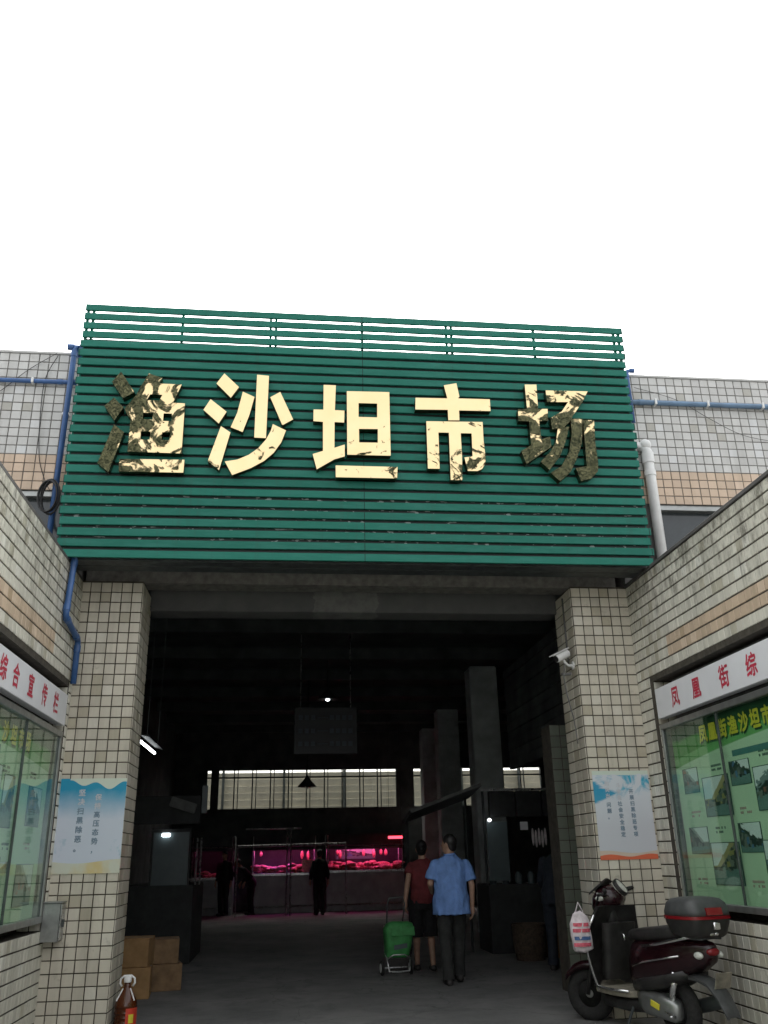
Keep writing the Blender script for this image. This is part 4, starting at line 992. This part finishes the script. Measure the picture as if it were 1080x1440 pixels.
def person(loc, rz, H, label, P, voxel=.010):
    """x right, y forward, z up; P holds the joints (for 1.70 m) and the clothes"""
    t = thing('person', loc, label, 'person', None, rz); k = H/1.70; W = P.get('w', 1.0)
    J = dict(hipL=(-.09,0,.90), hipR=(.09,0,.90), kneeL=(-.095,.02,.48), kneeR=(.095,.02,.48), ankL=(-.095,-.02,.085), ankR=(.095,-.02,.085),
             shL=(-.180*W,0,1.36), shR=(.180*W,0,1.36), elL=(-.245,-.03,1.10), elR=(.245,-.03,1.10), wrL=(-.26,.04,.86), wrR=(.26,.04,.86),
             fdL=(-.03,1,0), fdR=(.03,1,0), hand_dirL=(0,.1,-1), hand_dirR=(0,.1,-1))
    J.update(P.get('J', {})); J = {a_: V(b_) for a_, b_ in J.items()}
    ln = P.get('lean', 0); lx_ = P.get('leanx', 0)
    def B(p_):     # lean the upper body about the waist
        p_ = V(p_); dz = max(0, p_.z-.95); return V((p_.x + dz*lx_, p_.y + dz*ln, p_.z - dz*(ln*ln+lx_*lx_)*.35))
    def rings(lst, add=0): return [[B(q_) for q_ in oval(0, c[3] if len(c) > 3 else 0, c[0], c[1]*W+add, c[2]+add)] for c in lst]
    torso = [(.82,.13,.10),(.86,.155,.12),(.95,.165,.125),(1.05,.148,.108),(1.18,.158,.115),(1.28,.172,.112),(1.345,.150,.092),(1.39,.095,.070),(1.43,.058,.058),(1.54,.052,.056)]
    g = G().rings(rings(torso))
    yaw = Matrix.Rotation(P.get('headyaw', 0), 3, 'Z'); hc = B((0, .015, 1.585))
    hd = lambda p_: hc + yaw @ V(p_)
    g.ell(hc, .076, .094, .112, 18, 12, yaw); g.ell(hd((0, .03, -.055)), .058, .066, .06, 14, 10, yaw)
    g.capsule(hd((0, .092, .005)), hd((0, .108, -.02)), .010, .013)
    g.capsule(hd((-.02, .088, -.048)), hd((.02, .088, -.048)), .010, .010)
    for s_ in (-1, 1): g.ell(hd((s_*.078, -.005, -.005)), .012, .022, .032, 10, 8, yaw)
    for s_ in 'LR':
        g.capsule(J['hip'+s_], J['knee'+s_], .088, .056).capsule(J['knee'+s_], J['ank'+s_], .054, .036)
        cm = J['knee'+s_].lerp(J['ank'+s_], .28) + V((0, -.018, 0)); g.capsule(cm, J['knee'+s_].lerp(J['ank'+s_], .5)+V((0, -.01, 0)), .052, .044)
        fd = J['fd'+s_].normalized(); an = J['ank'+s_]
        g.capsule(an+V((0,0,-.045))-fd*.04, an+V((0,0,-.05))+fd*.13, .034, .030)
        sh, el, wr = B(J['sh'+s_]), J['el'+s_], J['wr'+s_]
        if P.get('lean_arms', 1): el, wr = B(el), B(wr)
        g.capsule(sh, el, .042, .038).capsule(el, wr, .039, .027)
        hdv = J['hand_dir'+s_].normalized(); side = V((0, 1, 0)) if abs(hdv.y) < .8 else V((0, 0, 1)); side = (side-hdv*side.dot(hdv)).normalized()
        nrm = hdv.cross(side)
        g.capsule(wr, wr+hdv*.055, .026, .034); g.capsule(wr+hdv*.03+side*.015, wr+hdv*.08+side*.022, .020, .016); g.capsule(wr+hdv*.03-side*.015, wr+hdv*.08-side*.022, .020, .016)
        cu = (-1 if s_ == 'L' else 1)*-1
        for i, (o_, L_) in enumerate(((.030,.068),(.010,.078),(-.010,.072),(-.029,.056))):
            b0 = wr+hdv*.085+side*o_; b1 = b0+hdv*L_*.55+nrm*cu*.010; b2 = b1+hdv*L_*.35+nrm*cu*.026
            g.capsule(b0, b1, .0098, .009, 8, 3).capsule(b1, b2, .009, .008, 8, 3)
        tb = wr+hdv*.03+side*.032; g.capsule(tb, tb+hdv*.035+side*.020, .012, .011, 8, 3).capsule(tb+hdv*.035+side*.020, tb+hdv*.065+side*.020+nrm*cu*.012, .011, .009, 8, 3)
    sc = lambda gg: [setattr(gg, 'v', [v*k for v in gg.v]), gg][1]
    remesh('body', sc(g), 'skin', t, voxel*.8, 4)
    # hair: a cap over crown and nape
    g = G().ell(hd((0, -.014, .026)), .084, .096, .104, 18, 12, yaw).ell(hd((0, -.045, -.03)), .070, .055, .07, 14, 10, yaw)
    if P.get('bun'): g.ell(hd((0, -.115, .0)), .042, .038, .042, 12, 8)
    remesh('hair', sc(g), P.get('hair', 'hair'), t, voxel, 3, .006, 5)
    # top
    hem = P.get('hem', .80); fl = P.get('flare', .03)
    top = [(hem,.165+fl,.125+fl),(.95,.168+fl*.8,.128+fl*.7),(1.05,.165+fl*.5,.122+fl*.5),(1.18,.172+.012,.122+.014),(1.28,.190+.008,.124+.01),(1.345,.198,.116),(1.385,.178,.102),(1.42,.125,.086),(1.455,.072,.068)]
    g = G().rings(rings(top))
    for s_ in 'LR':
        sh, el, wr = B(J['sh'+s_]), J['el'+s_], J['wr'+s_]
        if P.get('lean_arms', 1): el, wr = B(el), B(wr)
        en = P.get('sleeve', .75)
        if en <= 1: g.capsule(sh*.985, sh, .050, .054); g.tube([sh, sh.lerp(el, en*.5), sh.lerp(el, en)], [.055, .070, .084 if en > .6 else .066], 16)
        else: g.capsule(sh, el, .066, .056); g.tube([el, el.lerp(wr, en-1)], [.056, .045], 16); g.ell(el, .056, .056, .056)
    tp = remesh('shirt', sc(g), P['top'], t, voxel, 2, .016, rz*7+H)
    if P.get('collar'):
        mk('collar', sc(G().tube([B((.066*cos(a_*pi/8), .066*sin(a_*pi/8)-.003, 1.462+.006*cos(a_*pi/8))) for a_ in range(16)], .014, 8, True)), P['top'], tp, True, smooth='all')
    # trousers, shorts or skirt
    en = P.get('leg', 1.0)
    g = G().rings([oval(0, 0, z, rx, ry) for z, rx, ry in ((.78,.175,.12),(.86,.178,.135),(.95,.170,.130),(1.02,.155,.115))])
    for s_ in 'LR':
        a_, b_, c_ = J['hip'+s_], J['knee'+s_], J['ank'+s_]
        if en > .999: g.tube([a_, a_.lerp(b_, .5), b_, b_.lerp(c_, .5), c_+V((0,0,-.035))], [.10, .094, .076, .070, .072], 16)
        else: g.tube([a_, a_.lerp(b_, .5), b_.lerp(c_, en*.3)], [.102, .10, .092], 16)
    remesh('trousers', sc(g), P['bottom'], t, voxel, 2, .007, 3)
    for s_ in 'LR':
        fd = J['fd'+s_].normalized(); an = J['ank'+s_]
        g = G().capsule(an+V((0,0,-.052))-fd*.045, an+V((0,0,-.054))+fd*.135, .042, .040, 12, 5)
        for i, v in enumerate(g.v):
            if v.z < an.z-.080: g.v[i] = V((v.x, v.y, an.z-.085))
        mk('shoe', sc(g), P.get('shoes', 'shoe'), t, True, smooth=True)
    return t
FZ = .006
person((1.99, 11.08, FZ), .06, 1.60, 'person in a light blue short sleeved shirt and dark trousers walking in',
       dict(top='blue_shirt', bottom='dark_trousers', collar=True, headyaw=radians(48), flare=.055, hem=.77, sleeve=.80, w=1.10, hair='hair',
            J=dict(elL=(-.262,.01,1.13), wrL=(-.20,.20,1.02), hand_dirL=(.3,.9,.1), elR=(.265,-.03,1.10), wrR=(.27,.02,.85), ankR=(.10,.16,.10), kneeR=(.10,.12,.49), ankL=(-.10,-.10,.085), kneeL=(-.10,.0,.48))), .009)
person((1.86, 12.45, FZ), .05, 1.56, 'person in a dark red top and black knee shorts pulling the green trolley',
       dict(top='red_shirt', bottom='black_cloth', headyaw=radians(-10), flare=.02, hem=.86, sleeve=.45, leg=.45, hair='hair', bun=True,
            J=dict(elL=(-.25,-.12,1.12), wrL=(-.30,-.20,.90), hand_dirL=(-.08,-.12,-1), elR=(.23,.02,1.10), wrR=(.22,.12,.90), ankL=(-.10,.08,.085), kneeL=(-.10,.08,.48), ankR=(.09,-.10,.09))), .009)
person((3.52, 12.0, FZ), -.5, 1.62, 'person in navy top and dark trousers bending beside the dim tiled pier',
       dict(top='navy_cloth', bottom='navy_cloth', flare=.035, hem=.80, sleeve=1.85, lean=.42, leanx=.05, hair='grey_hair',
            J=dict(elL=(-.24,.12,1.10), wrL=(-.2,.30,.98), elR=(.24,.16,1.08), wrR=(.2,.36,.95), hand_dirL=(0,.8,-.5), hand_dirR=(0,.8,-.5))), .013)
b1 = onZ(313, 1288, 0); person((b1.x, b1.y, FZ), 2.6, 1.62, 'dark figure standing by the small dim meat stall in the hall', dict(top='black_cloth', bottom='black_cloth', sleeve=1.8, hair='hair'), .02)
b1 = onZ(352, 1287, 0); person((b1.x, b1.y, FZ), 1.9, 1.50, 'dark figure stooping between the small stall and the violet lit stall', dict(top='black_cloth', bottom='black_cloth', sleeve=1.8, lean=.7, hair='hair', J=dict(wrL=(-.2,.3,.9), wrR=(.2,.3,.9))), .02)
b1 = onZ(449, 1287, 0); person((b1.x, b1.y, FZ), .2, 1.60, 'dark figure standing between the two pink lit meat stalls', dict(top='black_cloth', bottom='dark_trousers', sleeve=1.8, w=.9, hair='hair'), .02)

# ================================================================== green shopping trolley
t = thing('shopping_trolley', (1.44, 12.05, FZ), 'green cloth shopping trolley on two small wheels', 'trolley', None, .12)
rs = []
for z, hx, hy, cy in ((.20,.14,.10,.0),(.22,.150,.115,.0),(.30,.160,.125,-.01),(.42,.175,.125,-.02),(.53,.185,.115,-.03),(.585,.165,.09,-.03),(.605,.11,.05,-.03)):
    r_ = []
    for k in range(24):
        a_ = 2*pi*k/24; c_, s_ = cos(a_), sin(a_); e = .45
        r_.append(((abs(c_)**e)*math.copysign(hx, c_) + (z-.2)*.10, cy+(abs(s_)**e)*math.copysign(hy, s_), z))
    rs.append(r_)
g = G().rings(rs)
g.v = [v + V((mnoise.noise(v*9), mnoise.noise(v*9+V((5,1,2))), mnoise.noise(v*7+V((1,9,3)))*.6))*.022 for v in g.v]
bag = mk('bag', g, 'green_cloth', t, True, smooth='all')
mk('printed_patch', G().obox((.02, -.142, .33), (.085, 0, .01), (0, .004, .0), (0, -.004, .028)), 'frosted_panel', bag, True, bevel=.004)
mk('pocket_flap', G().obox((.05, -.150, .50), (.15, 0, .0), (0, .004, .0), (0, .014, .05)), 'green_cloth', bag, True, bevel=.006)
for s_ in (-1, 1):
    w_ = mk('wheel', G().lathe((s_*.185, .02, .085), [(.035,-.016),(.07,-.018),(.083,-.010),(.083,.010),(.07,.018),(.035,.016)], 20, 'x'), 'rubber', t, True, smooth=True)
    mk('hub', G().lathe((s_*.185, .02, .085), [(.012,-.022),(.052,-.021),(.052,.021),(.012,.022)], 16, 'x'), 'cap_white', w_, True, smooth=True)
mk('axle', G().tube([(-.185,.02,.085),(.185,.02,.085)], .008, 8), 'steel', t, True)
mk('frame', G().tube([(-.13,.10,.56),(-.14,.05,.25),(-.145,-.10,.20),(-.13,-.13,.06),(0,-.13,.05),(.13,-.13,.06),(.145,-.10,.20),(.14,.05,.25),(.13,.10,.56)], .010, 8), 'steel', t, True, smooth='all')
mk('foot_bar', G().tube([(-.14,-.12,.20),(-.07,-.13,.24),(.07,-.13,.24),(.14,-.12,.20)], .008, 8), 'steel', t, True, smooth='all')
mk('handle', G().tube([(.10,.08,.55),(.14,.08,.80),(.12,.10,.88),(-.06,.10,.87),(-.09,.08,.80),(-.10,.08,.55)], .009, 8), 'steel_dark', t, True, smooth='all')

# ================================================================== parked scooter
RW, FWH = V((3.10, 7.42, 0)), V((2.79, 8.50, 0)); dv = FWH-RW; WB = dv.length
t = thing('motor_scooter', RW, 'dusty maroon and black motor scooter with rear top box parked by the wall', 'scooter', None, math.atan2(dv.y, dv.x))
def L(name, g, mat, par=None, bevel=0, smooth='all', **kw): return mk(name, g, mat, par or t, True, bevel=bevel, smooth=smooth, **kw)
ST = radians(34)        # handlebar turned to the left
def steer(g):
    px, c, s_ = WB-.12, cos(ST), sin(ST)
    g.v = [V((px+(v.x-px)*c-v.y*s_, (v.x-px)*s_+v.y*c, v.z)) for v in g.v]; return g
def wheel(x, st):
    f = steer if st else (lambda g_: g_)
    pr = [(.205*1-.06+.06*cos(a_), .055*sin(a_)) for a_ in [pi/10*k for k in range(-9, 10)]]
    w_ = L('wheel', f(G().lathe((x, 0, .215), [(.13,-.03)]+[(r+.01, h_) for r, h_ in pr]+[(.13,.03)], 28, 'y')), 'rubber')
    L('rim', f(G().lathe((x, 0, .215), [(.02,-.045),(.03,-.046),(.035,-.02),(.115,-.02),(.128,-.034),(.136,-.034),(.136,.034),(.128,.034),(.115,.02),(.035,.02),(.03,.046),(.02,.045)], 24, 'y')), 'alu_frame', w_)
    for k in range(5):
        a_ = 2*pi*k/5; d = V((cos(a_), 0, sin(a_)))
        L('spoke', f(G().tube([V((x,0,.215))+d*.03, V((x,0,.215))+d*.125], .014, 6, False, .024)), 'alu_frame', w_)
wheel(0, False); wheel(WB, True)
def se(cx, cy, cz, hx, hy, hz, axis, e=.6, n=20):
    """superellipse section across `axis`"""
    out = []
    for k in range(n):
        a_ = 2*pi*k/n; c_, s_ = cos(a_), sin(a_); p_ = (abs(c_)**e)*math.copysign(1, c_); q_ = (abs(s_)**e)*math.copysign(1, s_)
        out.append((cx, cy+hy*p_, cz+hz*q_) if axis == 'x' else (cx+hx*p_, cy+hy*q_, cz))
    return out
# front mudguard and fork
rs = []
for k in range(11):
    a_ = radians(35+k*13); r = .245; rs.append([(WB+r*cos(a_)*1.0+q_[1]*0, q_[0], .215+r*sin(a_)+q_[1]) for q_ in ((-.075,-.05),(-.06,.0),(-.03,.018),(.03,.018),(.06,0),(.075,-.05),(.05,-.01),(-.05,-.01))])
L('front_mudguard', steer(G().rings(rs)), 'maroon_paint')
for s_ in (-1, 1): L('fork', steer(G().tube([(WB, s_*.075, .215), (WB-.10, s_*.07, .60)], .018, 8)), 'black_plastic')
# leg shield: curved sheet with thickness, trims along both edges
def shield(s_, u, off=0):          # s_ -1..1 across, u 0..1 up
    hw = .17 + .11*sin(min(1, u*1.25)*pi/2) - .09*max(0, u-.62)/.38
    x = WB-.20 - .14*u + .05*sin(u*pi) - .11*s_*s_*(1-.3*u) + off
    return V((x, s_*hw, .27 + .66*u))
g = G(); NU, NS_ = 12, 12; fr = [[shield(-1+2*i/NS_, j/NU, .022) for i in range(NS_+1)] for j in range(NU+1)]; bk = [[shield(-1+2*i/NS_, j/NU, -.022) for i in range(NS_+1)] for j in range(NU+1)]
L('leg_shield', g.rings([f+list(reversed(b)) for f, b in zip(fr, bk)]), 'black_plastic', smooth=True)
g = G(); fr = [[shield(-.97+1.94*i/NS_, j/NU, .026) for i in range(NS_+1)] for j in range(NU+1)]; bk = [[shield(-.97+1.94*i/NS_, j/NU, .0235) for i in range(NS_+1)] for j in range(NU+1)]
L('front_panel', g.rings([f+list(reversed(b)) for f, b in zip(fr, bk)]), 'maroon_paint', smooth=True)
for s_ in (-1, 1):
    L('edge_trim', G().tube([shield(s_*1.0, j/10, 0) for j in range(0, 10)] , .011, 8), 'chrome')
# inner locker
rs = [se(WB-.34-.10*u+.0, 0, .36+.44*u, .05+.01*sin(u*pi), .13+.03*u, 0, 'z', .5) for u in (0, .15, .5, .85, 1)]
L('inner_locker', G().rings(rs), 'black_plastic', smooth=True)
L('bag_hook', G().tube([(WB-.47, 0, .72), (WB-.50, 0, .70), (WB-.50, 0, .67), (WB-.48, 0, .66)], .007, 6), 'chrome')
# floorboard
L('floorboard', G().rings([se(x, 0, z, 0, hy, .03, 'x', .4) for x, z, hy in ((.36,.29,.13),(.42,.285,.17),(.62,.28,.185),(.85,.285,.18),(WB-.24,.31,.14))]), 'dusty_plastic', smooth=True)
L('belly', G().rings([se(x, 0, z, 0, hy, .055, 'x', .6) for x, z, hy in ((.25,.22,.12),(.5,.20,.15),(.8,.205,.14),(WB-.26,.24,.09))]), 'black_plastic', smooth=True)
L('floor_trim', G().tube([(.40,.178,.31),(.62,.192,.305),(.85,.186,.31),(WB-.24,.150,.34),(WB-.20,.168,.40)], .010, 8), 'chrome')
# tail body, seat
L('tail_body', G().rings([se(x, 0, (a_+b_)/2, 0, hy, (b_-a_)/2, 'x', .62) for x, a_, b_, hy in ((.46,.33,.60,.10),(.38,.32,.69,.14),(.20,.36,.72,.165),(-.05,.42,.73,.16),(-.28,.50,.74,.125),(-.42,.57,.72,.075),(-.47,.62,.70,.03))]), 'maroon_paint', smooth='all')
L('side_cover', G().rings([se(x, .0, z, 0, hy, hz, 'x', .7) for x, z, hy, hz in ((.40,.36,.13,.06),(.22,.385,.172,.07),(-.02,.43,.168,.06),(-.22,.49,.13,.04))]), 'black_plastic', smooth='all')
L('seat', G().rings([se(x, 0, z, 0, hy, hz, 'x', .65) for x, z, hy, hz in ((.47,.70,.06,.02),(.43,.72,.10,.045),(.25,.735,.145,.055),(.02,.755,.155,.06),(-.18,.775,.135,.055),(-.27,.78,.08,.03))]), 'black_plastic', smooth='all')
for s_ in (-1, 1):
    L('grab_rail', G().tube([(.16,s_*.175,.66),(-.05,s_*.185,.69),(-.28,s_*.165,.735),(-.46,s_*.10,.775),(-.50,0,.78)], .013, 8), 'chrome')
    L('indicator', G().ell((-.40, s_*.095, .63), .045, .028, .026, 12, 8), 'clear_lens')
    L('side_stripe', G().tube([(.36,s_*.142,.50),(.18,s_*.168,.545),(-.05,s_*.162,.585),(-.22,s_*.136,.615)], .008, 6), 'chrome')
L('tail_lamp', G().ell((-.455, 0, .655), .03, .06, .03, 14, 8), 'red_lens')
L('number_plate', G().obox((-.52, 0, .47), (.004, 0, .0), (0, .075, 0), (-.02, 0, .055)), 'dusty_plastic', bevel=.003, smooth=False)
L('rear_mudguard', G().rings([[(x, s_*hw, z+dz) for s_, dz in ((-1,-.02),(-1,.0),(-.5,.02),(.5,.02),(1,0),(1,-.02),(.5,-.002),(-.5,-.002))] for x, z, hw in ((-.18,.47,.07),(-.30,.47,.075),(-.42,.44,.075),(-.50,.37,.07),(-.56,.28,.065),(-.58,.24,.06))]), 'grey_plastic', smooth=True)
L('engine', G().rings([se(x, .085, z, 0, hy, hz, 'x', .6) for x, z, hy, hz in ((.34,.26,.05,.06),(.25,.25,.075,.09),(.05,.24,.075,.09),(-.06,.22,.06,.08),(-.10,.22,.03,.05))]), 'alu_frame', smooth='all')
L('crankcase_badge', G().obox((.10,.163,.25), (.05,0,.012), (0,.004,0), (-.006,0,.022)), 'yellow_print', bevel=.003, smooth=False)
L('shock', G().tube([(-.03,.10,.26),(-.12,.11,.50)], .028, 10), 'chrome')
L('exhaust', G().tube([(.25,-.13,.20),(.05,-.15,.22),(-.02,-.15,.23),(-.34,-.16,.31),(-.36,-.16,.315)], [.02,.022,.05,.05,.03], 12), 'steel_dark')
L('side_stand', G().tube([(.42,.13,.20),(.38,.27,.015),(.36,.29,.012)], .011, 8), 'steel_dark')
L('kick_lever', G().tube([(-.02,.165,.22),(-.14,.175,.20),(-.14,.22,.20)], .010, 8), 'steel')
# handlebar group (turned)
HX = WB-.27
cowl = L('handlebar_cowl', steer(G().rings([se(x, 0, z, 0, hy, hz, 'x', .75) for x, z, hy, hz in ((HX-.12,.99,.06,.03),(HX-.09,.99,.12,.07),(HX,.99,.15,.11),(HX+.08,.965,.13,.115),(HX+.14,.935,.09,.08),(HX+.165,.92,.04,.04))])), 'maroon_paint')
L('column_cover', steer(G().rings([se(HX+.0, 0, z, hx, hy, 0, 'z', .7) for z, hx, hy in ((.70,.05,.09),(.80,.065,.11),(.90,.08,.12),(.95,.085,.12))])), 'black_plastic')
L('headlight', steer(G().ell((HX+.135, 0, .945), .04, .075, .05, 16, 10)), 'clear_lens', cowl)
L('visor', steer(G().rings([[(HX+.07+.09*(1-u)-.05*u, -.11+.22*i/8, 1.05+.10*u-.03*((i-4)/4)**2) for i in range(9)]+[(HX+.06+.09*(1-u)-.05*u, .11-.22*i/8, 1.045+.10*u-.03*((4-i)/4)**2) for i in range(9)] for u in (0, .3, .6, 1)])), 'black_plastic', cowl, smooth=True)
g = G().lathe((0, 0, 0), [(.02,-.03),(.070,-.03),(.074,0),(.068,.012),(.02,.014)], 20); RY = Matrix.Rotation(radians(-52), 3, 'Y')
g.v = [V((HX-.105, 0, 1.075)) + RY @ v for v in g.v]; L('speedometer', steer(g), 'clear_lens', cowl, smooth=True)
g = G().lathe((0, 0, 0), [(.070,-.02),(.080,-.02),(.082,.006),(.078,.016),(.069,.016),(.069,-.0)], 20); g.v = [V((HX-.105, 0, 1.075)) + RY @ v for v in g.v]
L('dial_rim', steer(g), 'black_plastic', cowl, smooth=True)
for s_ in (-1, 1):
    L('handlebar', steer(G().tube([(HX,s_*.12,1.01),(HX-.03,s_*.22,1.035),(HX-.06,s_*.27,1.045)], .012, 8)), 'steel_dark')
    L('grip', steer(G().tube([(HX-.055,s_*.265,1.045),(HX-.09,s_*.37,1.06),(HX-.093,s_*.38,1.061)], [.018,.019,.012], 10)), 'rubber')
    L('brake_lever', steer(G().tube([(HX-.01,s_*.24,1.03),(HX-.02,s_*.37,1.035)], .007, 6)), 'steel')
    L('indicator', steer(G().ell((HX+.05, s_*.145, .985), .04, .022, .022, 10, 8)), 'clear_lens')
for s_, bow in ((1, .10), (-1, .07), (1, .05)):
    L('control_cable', steer(G().tube([(HX-.02, s_*.20, 1.02), (HX+.04, s_*.19, .99+bow*.3), (HX+.09, s_*(.10+bow*.4), .93), (HX+.07, s_*.05, .82)], .006, 6)), 'cable_black')
# top box on its rack
L('rack', G().tube([(-.10,.09,.74),(-.45,.09,.745),(-.45,-.09,.745),(-.10,-.09,.74)], .011, 8), 'steel_dark')
tb = L('top_box', G().rings([se(-.33, 0, z, hx, hy, 0, 'z', .5, 28) for z, hx, hy in ((.75,.14,.15),(.77,.165,.175),(.85,.190,.200),(.885,.195,.205))]), 'black_plastic', smooth=True)
L('box_lid', G().rings([se(-.33, 0, z, hx, hy, 0, 'z', .5, 28) for z, hx, hy in ((.900,.197,.207),(.935,.195,.205),(.99,.178,.19),(1.02,.145,.16),(1.032,.08,.10))]), 'grey_plastic', tb)
L('red_band', G().rings([se(-.33, 0, z, hx, hy, 0, 'z', .5, 28) for z, hx, hy in ((.880,.202,.212),(.902,.202,.212))]), 'red_lens', tb, smooth=True)
L('reflector', G().rings([[(-.33-.204+dx, -.075+.15*i/6, z) for i in range(7)]+[(-.33-.165+dx, .075-.15*i/6, z) for i in range(7)] for z, dx in ((.91,-.003),(.96,.010))]), 'red_lens', tb, smooth=True)
L('latch', G().box(-.545, -.515, -.03, .03, .81, .86), 'chrome', tb, bevel=.006, smooth=True)
# printed plastic bag hung on the handlebar
bp = worldloc(t); M4 = Matrix.Rotation(t.rotation_euler.z, 4, 'Z')
hb_ = steer(G().add([(HX-.02, .24, 1.0)], [])).v[0]; hw_ = bp + (M4 @ hb_)
cb = onY(816, 1308, hw_.y+.0)
t2 = thing('plastic_bag', (cb.x, cb.y, cb.z-.2), 'pale plastic bag with pink print hanging from the scooter handlebar', 'bag')
g = G(); rs = []
for z, hx, hy in ((-.17,.05,.03),(-.15,.085,.045),(-.05,.095,.055),(.06,.085,.045),(.12,.06,.03),(.15,.03,.015)):
    rs.append([(cb.x+hx*cos(2*pi*k/18), cb.y+hy*sin(2*pi*k/18), cb.z+z) for k in range(18)])
g.rings(rs); g.v = [v+V((mnoise.noise(v*26), mnoise.noise(v*26+V((3,3,3))), mnoise.noise(v*22+V((7,1,1)))))*.03 for v in g.v]
mk('sack', g, 'bag_white', t2, smooth='all')
for dz, mt in ((.045,'pink_print'),(.0,'pink_print'),(-.06,'blue_print'),(-.11,'pink_print')):
    mk('print_band', G().rings([[(cb.x+(.088 if dz < .03 else .08)*cos(a_), cb.y+(.056 if dz < .03 else .05)*sin(a_)-.004, cb.z+dz+h_) for h_ in (-.014,.014)]+[(cb.x+.07*cos(a_), cb.y+.04*sin(a_), cb.z+dz+h_) for h_ in (.014,-.014)] for a_ in [radians(210+k*12) for k in range(11)]]), mt, t2, smooth=True)
mk('bag_handle', G().tube([(cb.x-.03, cb.y, cb.z+.14), (cb.x+.0, cb.y, cb.z+.22), (cb.x+.04, cb.y, cb.z+.14)], .006, 6), 'bag_white', t2, smooth='all')

bpy.data.scenes.remove(TMP)
